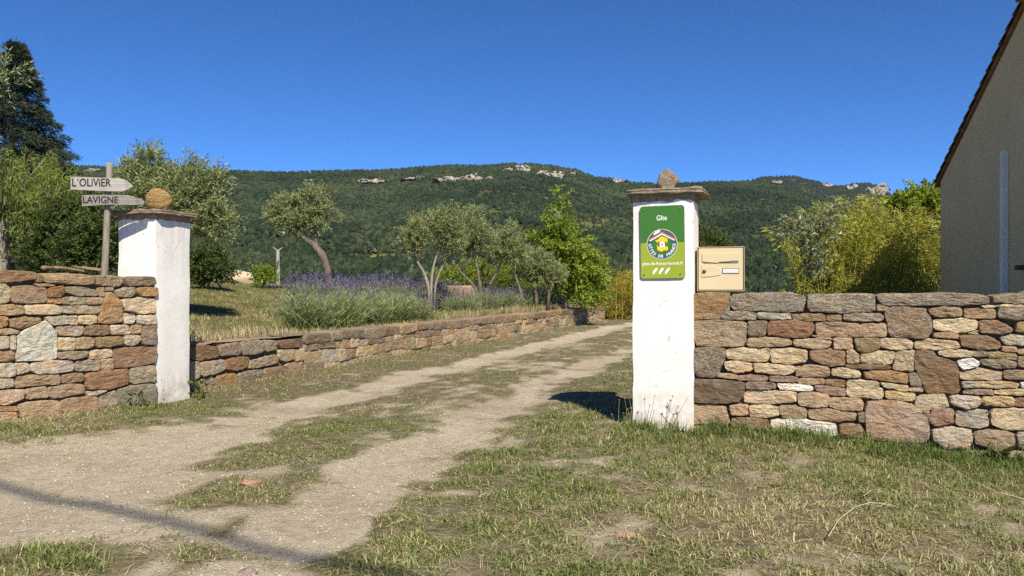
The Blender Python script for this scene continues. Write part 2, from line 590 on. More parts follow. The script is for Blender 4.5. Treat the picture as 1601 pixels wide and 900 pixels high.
def cover(x, y):
    x = np.asarray(x, float); y = np.asarray(y, float)
    c1 = np.interp(y, T1[:, 0], T1[:, 1]); c2 = np.interp(y, T2[:, 0], T2[:, 1])
    wob = (fbm(x * 1.1, y * 1.1, seed=5) - 0.5)
    n = fbm(x * 2.2, y * 2.2, seed=9, octv=4)
    d1 = np.abs(x - c1 + wob * 0.35); d2 = np.abs(x - c2 + wob * 0.45)
    cv = np.full_like(x, 0.86)
    left = x < c1
    verge = sstep(5.6, 6.6, y)
    cv = np.where(left, 0.05 + 0.85 * verge, cv)
    cv = np.where((x > c1) & (x < c2), 0.62 + 0.06 * sstep(4, 6, y), cv)
    h1 = 0.40 + 0.55 * (1 - sstep(3.5, 5.5, y)) * left
    cv = cv * np.clip((d1 / h1) ** 2.2, 0, 1)
    cv = cv * np.clip(((d2 / 0.36) ** 2.0) + 0.55 * sstep(8.5, 13, y) * (n > 0.5) + 0.12, 0, 1)
    for (px, py, rx, ra, rb, w) in PW:
        dy = y - py
        r2 = ((x - px) / rx) ** 2 + (dy / np.where(dy < 0, ra, rb)) ** 2
        cv = cv + (0.72 * w if w > 0 else w) * np.exp(-1.0 * r2 ** 1.1)
    cv = cv + (n - 0.5) * 1.0 + (fbm(x * 8, y * 8, seed=19, octv=3) - 0.5) * 1.3
    return np.clip(cv, 0, 1)


def ground_z(x, y, fine=True):
    x = np.asarray(x, float); y = np.asarray(y, float)
    z = np.zeros_like(x)
    c1 = np.interp(y, T1[:, 0], T1[:, 1]); c2 = np.interp(y, T2[:, 0], T2[:, 1])
    near = sstep(60, 30, y)
    z = z - near * (0.030 * np.exp(-((x - c1) / 0.3) ** 2) + 0.028 * np.exp(-((x - c2) / 0.3) ** 2))
    z = z + near * (fbm(x * 0.7, y * 0.7, seed=3) - 0.5) * 0.05
    if fine:
        z = z + near * ((fbm(x * 5, y * 5, seed=4, octv=3) - 0.5) * 0.022 + (vnoise(x * 17, y * 17, seed=8) - 0.5) * 0.006)
    z = z + 0.05 * np.exp(-((x + 3.7) / 0.8) ** 2 - ((y - 5.5) / 0.8) ** 2)
    z = z - 0.10 * sstep(1.5, 3.2, x) * sstep(6.5, 5.0, y)
    z = z - 14.0 * sstep(55, 200, np.hypot(x, y))
    return z


# the ground: one sheet, fine near the gate, coarse to the horizon; the drive is its own sheet, cut from the same grid
xs = np.concatenate([-np.geomspace(5000, 6.2, 34), np.arange(-6, 6.001, 0.05), np.geomspace(6.2, 5000, 34)])
yv = [1.2]
while yv[-1] < 24: yv.append(yv[-1] + 0.011 * yv[-1] ** 1.15)
ys = np.concatenate([[-400, -150, -60, -25, -10, -4, -1.5, 0.2], yv, np.geomspace(25, 7000, 36)])
GX, GY = np.meshgrid(xs, ys)
GZ = ground_z(GX, GY)
CV = cover(GX, GY)
nx, ny = len(xs), len(ys)
GV = np.c_[GX.ravel(), GY.ravel(), GZ.ravel()]
ii, jj = np.meshgrid(np.arange(nx - 1), np.arange(ny - 1))
base_ = (jj * nx + ii).ravel()
GQ = np.c_[base_, base_ + 1, base_ + nx + 1, base_ + nx]
qc = GV[GQ].mean(axis=1)
c1q = np.interp(qc[:, 1], T1[:, 0], T1[:, 1]); c2q = np.interp(qc[:, 1], T2[:, 0], T2[:, 1])
wobq = (fbm(qc[:, 0] * 1.3, qc[:, 1] * 1.3, seed=41) - 0.5) * 0.5
on_drive = (qc[:, 0] > c1q - 0.62 + wobq - 1.6 * sstep(5.6, 3.6, qc[:, 1])) & (qc[:, 0] < c2q + 0.58 + wobq) & (qc[:, 1] > 0.5) & (qc[:, 1] < 32)


def sub_mesh(name, Q):
    idx, inv = np.unique(Q, return_inverse=True)
    return np_mesh(name, GV[idx], [inv.reshape(-1, 4)], True, attrs={"cover": CV.ravel()[idx]})


g_o = tag(link("ground", sub_mesh("ground", GQ[~on_drive]), M["ground"]), kind="structure")
tag(g_o, label="dry mown grass verge and bare ground around the gate")
g_o = tag(link("driveway", sub_mesh("driveway", GQ[on_drive]), M["ground"]), kind="structure")
tag(g_o, label="pale dirt drive with two wheel tracks and a grassy middle")


# the raised garden behind the walls
def lw_uv(x, y):
    dx, dy = np.asarray(x) - LW0[0], np.asarray(y) - LW0[1]
    return dx * LWD[0] + dy * LWD[1], dx * LWN[0] + dy * LWN[1]


def garden_z(x, y):
    u, v = lw_uv(x, y)
    z = 0.40 + 0.60 * sstep(0.3, 7.0, v) + 0.16 * sstep(5, 14, v)
    fx, fy = np.asarray(x) - CL[0], np.asarray(y) - CL[1]
    d = fx * FWN[0] + fy * FWN[1]
    z = np.maximum(z, 1.0 * sstep(1.8, 0.2, np.abs(d - 0.6)) * sstep(0.8, -0.4, u))
    z = z + (fbm(np.asarray(x) * 0.8, np.asarray(y) * 0.8, seed=21) - 0.5) * 0.12
    z = z - 0.25 * sstep(13, 20, u)
    z = z - 3.0 * sstep(30, 50, np.hypot(x, y))
    return z


gx = np.arange(-42, 6, 0.16); gy = np.arange(1.5, 50, 0.16)
X, Y = np.meshgrid(gx, gy)
Zg = garden_z(X, Y)
i2, j2 = np.meshgrid(np.arange(len(gx) - 1), np.arange(len(gy) - 1))
b2 = (j2 * len(gx) + i2).ravel()
Q2 = np.c_[b2, b2 + 1, b2 + len(gx) + 1, b2 + len(gx)]
V2 = np.c_[X.ravel(), Y.ravel(), Zg.ravel()]
c2_ = V2[Q2].mean(axis=1)


def in_garden(x, y, m=0.2):
    u, v = lw_uv(x, y)
    d = (np.asarray(x) - CL[0]) * FWN[0] + (np.asarray(y) - CL[1]) * FWN[1]
    s = (np.asarray(x) - CL[0]) * FWD[0] + (np.asarray(y) - CL[1]) * FWD[1]
    return np.where(u > 0, v > m, (d > m) & ((u > -0.2) | (s > 0) | (v > 0.4)) & (v > m)) & (u < 23) & (np.asarray(y) > 1.5)


keep = in_garden(c2_[:, 0], c2_[:, 1], 0.18)
idx, inv = np.unique(Q2[keep], return_inverse=True)
g_o = tag(link("garden_terrace", np_mesh("garden_terrace", V2[idx], [inv.reshape(-1, 4)], True), M["garden"]), kind="structure")
tag(g_o, label="raised garden lawn held by the low stone wall")

# ------------------------------------------------------------------ hills
RIDGE = np.array([(-900, 215), (-400, 190), (-100, 192), (60, 190), (110, 190), (200, 187), (350, 183), (450, 180), (520, 183), (600, 185), (650, 188), (700, 191), (760, 191),
                  (800, 194), (850, 193), (900, 184), (930, 174), (985, 166), (1020, 164), (1090, 166), (1160, 165), (1220, 159), (1260, 146), (1310, 124), (1400, 100),
                  (1600, 85), (1900, 90), (2600, 140)], float)
RIDGE2 = np.array([(700, 60), (1000, 140), (1100, 160), (1160, 166), (1200, 174), (1240, 175), (1270, 168), (1300, 159), (1320, 159), (1340, 163), (1358, 163), (1372, 158),
                   (1392, 146), (1405, 132), (1450, 110), (1600, 90), (1900, 80), (2600, 80)], float)
R0, R1 = 240.0, 2150.0


def hill_h(px, r, fine=True):
    az = np.arctan((px - 800.0) / F)
    x = np.sin(az) * r; y = np.cos(az) * r
    e = np.interp(px, RIDGE[:, 0], RIDGE[:, 1]) / F
    Rr = R1 + 160 * (fbm(px * 0.004, px * 0, seed=71) - 0.5)
    zr = e * Rr * np.cos(az)
    s = (r - R0) / (Rr - R0)
    sc = np.clip(s, 0, 1)
    prof = 0.55 * sc ** 1.25 + 0.45 * sc ** 2.2
    z = -16 + (zr + 16) * prof
    spur = (fbm(x * 0.0032, y * 0.0032, seed=61, octv=5) - 0.5) * 150 + (fbm(x * 0.012, y * 0.012, seed=64, octv=3) - 0.5) * 32
    z = z + spur * np.clip(sc * (1 - sc) * 4, 0, 1) * (0.35 + 0.65 * sc)
    z = np.where(s > 1, zr * np.clip(1 - (s - 1) * 1.4, 0.1, 1), z)
    return x, y, z


def hill_point(px, py):
    rr = np.linspace(R0 + 20, R1 * 0.99, 700)
    x, y, z = hill_h(np.full_like(rr, px), rr)
    e = (z - EYE) / y
    k = np.argmax(e >= (450 - py) / F)
    if k == 0: k = len(rr) - 1
    return np.array([x[k], y[k], z[k]]), rr[k]


FIELDS = [(590, 400, 62, 3.4, 1), (610, 411, 60, 3.4, 1), (655, 405, 30, 3, 1), (930, 350, 48, 10, .5), (985, 344, 30, 8, .5), (1000, 322, 25, 2, .9), (880, 362, 40, 5, .5), (560, 388, 40, 1.4, .8), (620, 342, 24, 3, .4), (655, 360, 26, 3, .45), (480, 330, 14, 2.0, .4), (690, 395, 20, 2, .7), (915, 335, 20, 2, .8), (860, 310, 22, 2, .4), (765, 340, 16, 2, .4)]


def field_mask(px, py):
    m = np.zeros_like(px)
    for (a, b, ra, rb, w) in FIELDS:
        m = np.maximum(m, w * np.exp(-(((px - a) / ra) ** 2 + ((py - b) / rb) ** 2) ** 2))
    return m


pxs = np.linspace(-900, 2600, 560)
rs = np.geomspace(R0, R1 * 1.3, 210)
PX, RR = np.meshgrid(pxs, rs)
hx, hy, hz = hill_h(PX, RR)
hpy = 450 - (hz - EYE) / hy * F
fm = field_mask(PX, hpy)
b3 = (np.arange(len(rs) - 1)[:, None] * len(pxs) + np.arange(len(pxs) - 1)[None, :]).ravel()
Q3 = np.c_[b3, b3 + 1, b3 + len(pxs) + 1, b3 + len(pxs)]
h_o = tag(link("hills", np_mesh("hills", np.c_[hx.ravel(), hy.ravel(), hz.ravel()], [Q3], True, attrs={"field": fm.ravel()}), M["hill"]), kind="structure")


def forest_nodes(name, mat, rad, lo, hi):
    ng = bpy.data.node_groups.new(name, 'GeometryNodeTree')
    ng.interface.new_socket(name='Geometry', in_out='INPUT', socket_type='NodeSocketGeometry')
    ng.interface.new_socket(name='Geometry', in_out='OUTPUT', socket_type='NodeSocketGeometry')
    N, L = ng.nodes, ng.links
    gi = N.new('NodeGroupInput'); go = N.new('NodeGroupOutput')
    ico = N.new('GeometryNodeMeshIcoSphere'); ico.inputs['Radius'].default_value = rad; ico.inputs['Subdivisions'].default_value = 2
    sp = N.new('GeometryNodeSetPosition')
    nz = N.new('ShaderNodeTexNoise'); nz.inputs['Scale'].default_value = 1.1 / rad * 1.6; nz.inputs['Detail'].default_value = 2
    sub = N.new('ShaderNodeVectorMath'); sub.operation = 'SUBTRACT'; sub.inputs[1].default_value = (0.5, 0.5, 0.35)
    mul = N.new('ShaderNodeVectorMath'); mul.operation = 'MULTIPLY'; mul.inputs[1].default_value = (rad * 1.7,) * 3
    L.new(nz.outputs['Color'], sub.inputs[0]); L.new(sub.outputs[0], mul.inputs[0]); L.new(mul.outputs[0], sp.inputs['Offset'])
    L.new(ico.outputs['Mesh'], sp.inputs['Geometry'])
    sm = N.new('GeometryNodeSetMaterial'); sm.inputs['Material'].default_value = mat
    L.new(sp.outputs[0], sm.inputs['Geometry'])
    ip = N.new('GeometryNodeInstanceOnPoints')
    L.new(gi.outputs[0], ip.inputs['Points']); L.new(sm.outputs[0], ip.inputs['Instance'])
    rv = N.new('FunctionNodeRandomValue'); rv.data_type = 'FLOAT_VECTOR'
    rv.inputs[0].default_value = (lo, lo, lo * 0.8); rv.inputs[1].default_value = (hi, hi, hi * 1.15)
    L.new(rv.outputs[0], ip.inputs['Scale'])
    rr_ = N.new('FunctionNodeRandomValue'); rr_.data_type = 'FLOAT_VECTOR'
    rr_.inputs[0].default_value = (-0.3, -0.3, 0); rr_.inputs[1].default_value = (0.3, 0.3, 6.28)
    L.new(rr_.outputs[0], ip.inputs['Rotation'])
    L.new(ip.outputs[0], go.inputs[0])
    return ng


def scatter_forest(name, label, fn, n, rlo, rhi, plo, phi, mat, rad, lo, hi, fields=True, seed=1):
    rg = np.random.default_rng(seed)
    px = rg.uniform(plo, phi, n); r = np.sqrt(rg.uniform(rlo ** 2, rhi ** 2, n))
    x, y, z = fn(px, r)
    dens = fbm(x * 0.035, y * 0.035, seed=90, octv=3)
    k = dens > 0.31 + 0.20 * (fbm(x * 0.006, y * 0.006, seed=91, octv=2) - 0.35)
    if fields:
        py = 450 - (z - EYE) / y * F
        k &= rg.uniform(0, 1, n) > np.clip(field_mask(px, py) * 1.6, 0, 0.97)
    me = bpy.data.meshes.new(name)
    me.from_pydata(np.c_[x, y, z + rad * 0.35][k].tolist(), [], [])
    o = link(name, me)
    md = o.modifiers.new("forest", 'NODES')
    md.node_group = forest_nodes(name + "_nodes", mat, rad, lo, hi)
    return tag(o, label, "woodland", kind="stuff")


scatter_forest("hillside_woodland", "dark green oak scrub covering the long hillside", hill_h, 190000, R0 + 30, R1 * 1.01, -300, 1750, M["forest"], 2.1, 0.45, 2.0, seed=3)

R2, R3 = 2700.0, 3900.0


def far_h(px, r):
    az = np.arctan((px - 800.0) / F)
    x = np.sin(az) * r; y = np.cos(az) * r
    zr = np.interp(px, RIDGE2[:, 0], RIDGE2[:, 1]) / F * R3 * np.cos(az)
    s = (r - R2) / (R3 - R2); sc = np.clip(s, 0, 1)
    z = 120 + (zr - 120) * (0.5 * sc + 0.5 * sc ** 2)
    z = z + (fbm(x * 0.002, y * 0.002, seed=63, octv=5) - 0.5) * 200 * np.clip(sc * (1 - sc) * 4, 0, 1)
    z = np.where(s > 1, zr * np.clip(1 - (s - 1) * 2.0, 0.1, 1), z)
    return x, y, z


pxs2 = np.linspace(700, 2600, 300); rs2 = np.linspace(R2, R3 * 1.25, 70)
PX2, RR2 = np.meshgrid(pxs2, rs2)
fx, fy, fz = far_h(PX2, RR2)
b4 = (np.arange(len(rs2) - 1)[:, None] * len(pxs2) + np.arange(len(pxs2) - 1)[None, :]).ravel()
Q4 = np.c_[b4, b4 + 1, b4 + len(pxs2) + 1, b4 + len(pxs2)]
tag(link("mountain", np_mesh("mountain", np.c_[fx.ravel(), fy.ravel(), fz.ravel()], [Q4], True, attrs={"field": np.zeros(fx.size)}), M["hill"]), kind="structure")
scatter_forest("mountain_woodland", "green scrub with haze blue put into its colour on the farther mountain behind the hill", far_h, 30000, R2 + 100, R3 * 1.02, 1080, 1720, M["forest_far"], 3.2, 0.7, 1.8, False, seed=4)


def cliff(px0, px1, py, hpx, label, far=False, seed=1):
    """a jagged band of pale rock standing out of the hillside"""
    n = max(8, int((px1 - px0) / 1.1)); m = 7
    if far:
        rr = np.linspace(R2, R3 * 0.995, 400)
        pm = (px0 + px1) / 2
        x, y, z = far_h(np.full_like(rr, pm), rr)
        k = np.argmax((z - EYE) / y >= (450 - py) / F)
        r = rr[k if k else -1]
    else:
        _, r = hill_point((px0 + px1) / 2, py)
    P = np.linspace(px0, px1, n)
    az = np.arctan((P - 800) / F)
    depth = r * np.cos(az)
    t = np.linspace(0, 1, n)
    env = np.clip(np.minimum(t, 1 - t) * 6, 0.25, 1)
    env = np.clip(np.minimum(t, 1 - t) * 5, 0.12, 1)
    st = np.round(vnoise(P * 0.16, P * 0, seed=seed) * 4) / 4
    top = (0.45 + 0.75 * st + 0.22 * vnoise(P * 0.7, P * 0, seed=seed + 1)) * env * hpx * 1.35 / F * depth
    wob = (vnoise(P * 0.07, P * 0, seed=seed + 3) - 0.5) * 0.7 * hpx / F * depth
    zc = EYE + (450 - py) / F * depth
    rows = []
    for j in range(m):
        f = j / (m - 1)
        off = -r * 0.016 + f * r * 0.004 + (vnoise(P * 0.3, P * 0 + j * 0.8, seed=seed + 5) - 0.5) * 14
        rr_ = r + off
        rows.append(np.c_[np.sin(az) * rr_, np.cos(az) * rr_, zc + wob + (f - 0.6) * top * 1.1])
    rows.append(np.c_[np.sin(az) * (r + 40), np.cos(az) * (r + 40), zc + wob + 0.2 * top])
    V = np.vstack(rows); m += 1
    o_ = V.mean(axis=0)
    b = (np.arange(m - 1)[:, None] * n + np.arange(n - 1)[None, :]).ravel()
    o = link("rock_cliff", np_mesh("rock_cliff", V - o_, [np.c_[b, b + 1, b + n + 1, b + n]]), M["cliff"], loc=o_)
    return tag(o, label, "cliff", "limestone cliffs on the ridges")


cliff(676, 790, 281, 8, "longest pale cliff band below the ridge top, over the olive trees", seed=2)
cliff(782, 832, 268, 11, "blocky pale cliff just under the highest part of the ridge", seed=12)
cliff(836, 884, 273, 11, "broken pale cliff on the right shoulder of the highest ridge part", seed=22)
cliff(884, 902, 271, 6, "short pale cliff where the ridge top begins to drop", seed=32)
cliff(626, 676, 280, 4, "thin low cliff left of the longest cliff band", seed=42)
cliff(556, 604, 284, 5, "faint grey cliff above the leaning olive tree", seed=52)
cliff(956, 980, 283, 5, "small pale cliff on the ridge beside the sign pillar", seed=62)
cliff(128, 158, 268, 6, "small pale cliff seen above the arrow boards", seed=72)
cliff(1322, 1342, 293, 6, "narrow pale cliff left of the far mountain's end", True, seed=82)
cliff(1350, 1392, 298, 12, "tall crag ending the far mountain above the bamboo", True, seed=92)
cliff(1284, 1304, 291, 4, "small pale outcrop on the far mountain", True, seed=102)
cliff(1205, 1225, 286, 3, "faint outcrop near the far mountain's rounded top", True, seed=112)
cliff(470, 500, 283, 3, "faint low cliff far left on the ridge", seed=152)
cliff(376, 388, 360, 6, "lone pale rock on the lower hillside left of the leaning olive", seed=122)
cliff(575, 592, 392, 4, "pale rocks beside the yellow field strips", seed=132)
cliff(432, 446, 366, 6, "brownish rock on the hillside behind the leaning olive", seed=142)
# ------------------------------------------------------------------ dry stone walls
SC = {'c': (.56, .44, .27), 't': (.40, .28, .16), 'o': (.34, .19, .08), 'b': (.19, .108, .052), 'd': (.115, .078, .050), 'g': (.21, .165, .115),
      'l': (.49, .425, .315), 'w': (.68, .63, .52), 'm': (.31, .205, .15), 'r': (.215, .10, .046), 'y': (.52, .40, .20), 'k': (.29, .245, .165),
      'h': (.30, .22, .095), 'p': (.47, .33, .225), 'G': (.44, .42, .35), 'n': (.30, .20, .11)}


_mean = np.array([.36, .28, .185])
SC = {k__: tuple(0.74 * np.array(v__) + 0.26 * _mean) if k__ not in 'wG' else v__ for k__, v__ in SC.items()}


class Frame:
    def __init__(self, O, ang):
        self.O = np.asarray(O, float); self.ang = ang
        self.ex = np.array([math.cos(ang), math.sin(ang)]); self.ey = np.array([-math.sin(ang), math.cos(ang)])

    def px(self, px, py):
        d = np.array([(px - 800.0) / F, 1.0])
        s, u = np.linalg.solve(np.c_[d, -self.ex], self.O)
        return np.array([u, EYE + (450.0 - py) / F * s])

    def empty(self, name):
        return empty(name, (self.O[0], self.O[1], 0), self.ang)

    def w(self, u, v):
        return self.O + u * self.ex + v * self.ey


def chaikin(P, a=0.22):
    Q = np.roll(P, -1, axis=0)
    return np.stack([P * (1 - a) + Q * a, P * a + Q * (1 - a)], axis=1).reshape(-1, 2)


def resample(P, n):
    C = np.vstack([P, P[:1]])
    L = np.r_[0, np.cumsum(np.linalg.norm(np.diff(C, axis=0), axis=1))]
    t = np.linspace(0, L[-1], n, endpoint=False)
    return np.c_[np.interp(t, L, C[:, 0]), np.interp(t, L, C[:, 1])], L[-1]


def stone_mesh(poly, depth, seed, proud=0.02, rough=1.0, gap=-0.0065):
    """an irregular block: its outline in the wall plane, a rough split face, sides running back into the wall"""
    rg = np.random.default_rng(seed)
    P = np.asarray(poly, float)
    A = 0.5 * np.sum(P[:, 0] * np.roll(P[:, 1], -1) - np.roll(P[:, 0], -1) * P[:, 1])
    if A < 0: P = P[::-1]
    P = chaikin(P, 0.09)
    n = 26
    P, per = resample(P, n)
    c = P.mean(axis=0)
    d = P - c
    ln = np.linalg.norm(d, axis=1, keepdims=True)
    P = c + d * (1 - gap / np.maximum(ln, 0.02))
    P = P + rg.normal(0, 1, P.shape) * np.array([1, 0.7]) * min(0.0026, per * 0.005)
    d = P - c
    ext = np.abs(d).max(axis=0)
    bl = min(0.006, 0.14 * ext.min())
    rings = [(1.0, depth), (1.0, 0.012), (1 - bl / np.maximum(np.linalg.norm(d, axis=1), 0.02), -proud * 0.8), (0.80, -proud * 0.95), (0.52, -proud), (0.25, -proud)]
    tilt = rg.normal(0, 0.05, 2)
    V = []
    for (s, y) in rings:
        s = np.broadcast_to(np.asarray(s, float), (n,))[:, None]
        q = d * s
        yy = np.full(n, float(y))
        if y < 0.01:
            yy = yy + q @ tilt * 0.5 + (fbm((q[:, 0] + seed * 3.1) * 14, q[:, 1] * 20, seed=seed, octv=4, gain=0.65) - 0.5) * 0.030 * rough
        V.append(np.c_[q[:, 0], yy, q[:, 1]])
    V.append([[0, -proud, 0]])
    V = np.vstack(V)
    i = np.arange(n); k = (i + 1) % n
    Q = np.vstack([np.c_[r * n + i, r * n + k, (r + 1) * n + k, (r + 1) * n + i] for r in range(len(rings) - 1)])
    lr = (len(rings) - 1) * n
    T = np.c_[lr + i, lr + k, np.full(n, lr + n)]
    return np_mesh("stone", V, [Q, T], False), c


def jit(c, rg, a=0.09):
    b = 1 + rg.normal(0, a)
    return tuple(float(np.clip(x * b * (1 + rg.normal(0, 0.018)), 0.02, 0.85)) for x in c)


def put_stone(par, poly, code, seed, depth=0.2, proud=None, lichen=None, rough=1.0):
    rg = np.random.default_rng(seed + 999)
    if proud is None: proud = rg.uniform(0.008, 0.026)
    me, c = stone_mesh(poly, depth, seed, proud, rough)
    li = lichen if lichen is not None else (rg.uniform(0.5, 1.0) if code in 'gdb' and rg.uniform() < 0.4 else 0.0)
    return link("stone", me, M["stone"], par, (c[0], 0, c[1]), (*jit(SC[code], rg), li))


def trace(fr, par, rows, ox, oy, sc, seed0, depth=0.2, gain=1.0):
    for i, r in enumerate(rows):
        code, pts = r[0], r[1]
        li = 0.95 if len(code) > 1 else None
        poly = [fr.px(ox + a / sc, oy + b / sc) for a, b in pts]
        o = put_stone(par, poly, code[0], seed0 + i, depth, lichen=li)
        o.color = (*[min(c_ * gain, 0.85) for c_ in o.color[:3]], o.color[3])


def courses(fr, par, u0, u1, z0, ztop, seed, wmin=0.12, wmax=0.42, hmin=0.06, hmax=0.15, cap=0.11, depth=0.2, palette='ttccgkblmntyl', topfn=None):
    rg = np.random.default_rng(seed)
    zs = [z0]
    while zs[-1] < ztop - cap - hmin * 0.9:
        zs.append(min(zs[-1] + rg.uniform(hmin, hmax), ztop - cap))
    if ztop - cap - zs[-1] > 0.01: zs.append(ztop - cap)
    zs.append(ztop)
    ph = rg.uniform(0, 9, len(zs))

    def zl(k, u):
        if k == 0 or k == len(zs) - 1: return zs[k] + (0.006 * math.sin(u * 7 + k) if k else 0)
        return zs[k] + 0.016 * math.sin(u * 2.6 + ph[k]) + 0.010 * math.sin(u * 6.1 + ph[k] * 2)
    s = seed * 1000
    for k in range(len(zs) - 1):
        is_cap = k == len(zs) - 2
        u = u0
        while u < u1 - 0.03:
            w = rg.uniform(wmin, wmax) * (1.35 if is_cap else 1.0)
            if u1 - (u + w) < wmin * 0.7: w = u1 - u
            a, b = u, u + w
            s += 1
            la, lb = rg.normal(0, 0.008, 2)
            poly = [(a + la, zl(k, a) + 0.003), ((a + b) / 2, zl(k, (a + b) / 2) + 0.003), (b + lb, zl(k, b) + 0.003),
                    (b - lb, zl(k + 1, b) - 0.003), ((a + b) / 2, zl(k + 1, (a + b) / 2) - 0.003), (a - la, zl(k + 1, a) - 0.003)]
            code = rg.choice(list('ggnbgt' if is_cap else palette))
            put_stone(par, poly, code, s, depth + (0.14 if is_cap else 0), proud=rg.uniform(0.004, 0.03) + (0.008 if is_cap else 0))
            u = b


# ---- right wall
RL = np.array([0.836, 5.38])               # right pillar, front left corner
RR_ = RL + 0.42 * AX                       # front right corner
FR = Frame(RR_ + 0.035 * AY, -ROT)
wall_r = tag(FR.empty("stone_wall"), "dry stone wall with mailbox on it, right of the sign pillar", "wall")
A_ = [('o', [(8, 30), (215, 28), (217, 70), (190, 115), (168, 172), (8, 178)]), ('g', [(188, 128), (215, 75), (217, 125)]),
      ('gL', [(220, 32), (560, 26), (640, 40), (640, 135), (400, 133), (222, 122)]), ('gL', [(175, 132), (280, 128), (368, 138), (368, 178), (300, 180), (173, 176)]),
      ('l', [(376, 135), (560, 142), (560, 176), (376, 174)]), ('nL', [(8, 185), (130, 180), (316, 192), (316, 225), (305, 328), (30, 328), (8, 260)]),
      ('g', [(320, 186), (430, 186), (415, 270), (320, 270)]), ('r', [(432, 185), (600, 182), (690, 195), (690, 245), (655, 278), (540, 280), (425, 262)]),
      ('t', [(315, 280), (470, 278), (565, 290), (565, 325), (400, 335), (315, 330)]), ('c', [(570, 290), (700, 284), (792, 300), (780, 330), (740, 345), (640, 335), (572, 320)]),
      ('c', [(197, 345), (280, 338), (440, 338), (440, 400), (420, 415), (290, 412), (200, 395)]), ('c', [(445, 345), (570, 340), (655, 350), (655, 415), (540, 430), (450, 415)]),
      ('dL', [(6, 340), (120, 335), (195, 340), (190, 390), (150, 500), (40, 502), (8, 450)]), ('c', [(185, 415), (260, 408), (340, 425), (345, 465), (240, 480), (190, 450)]),
      ('c', [(350, 420), (585, 438), (588, 470), (520, 490), (360, 475)]), ('t', [(152, 480), (260, 485), (258, 512), (150, 500)]), ('m', [(260, 492), (430, 488), (440, 520), (262, 518)]),
      ('m', [(442, 492), (600, 500), (608, 530), (445, 525)]), ('m', [(305, 528), (470, 530), (480, 568), (310, 570)]), ('w', [(485, 535), (680, 545), (684, 580), (500, 572)]),
      ('d', [(6, 510), (180, 518), (300, 530), (302, 580), (280, 640), (150, 650), (8, 640)]), ('c', [(310, 575), (590, 580), (594, 640), (470, 650), (300, 645), (298, 610)]),
      ('t', [(6, 655), (190, 660), (215, 740), (210, 770), (100, 772), (8, 765)]), ('t', [(215, 660), (318, 655), (320, 715), (222, 715)]),
      ('c', [(325, 660), (440, 655), (492, 670), (494, 715), (430, 732), (330, 725)]), ('n', [(498, 658), (620, 665), (648, 685), (650, 735), (520, 730), (500, 700)]),
      ('n', [(220, 725), (430, 738), (444, 795), (300, 795), (230, 775)]), ('w', [(440, 740), (560, 735), (640, 740), (815, 762), (825, 842), (700, 835), (540, 815), (455, 800)]),
      ('k', [(12, 778), (200, 780), (205, 850), (12, 850)]), ('k', [(210, 802), (440, 802), (450, 860), (215, 860)]), ('k', [(456, 815), (640, 838), (835, 852), (835, 900), (460, 890)])]
trace(FR, wall_r, A_, 1080, 450, 3.6, 100, gain=1.06)
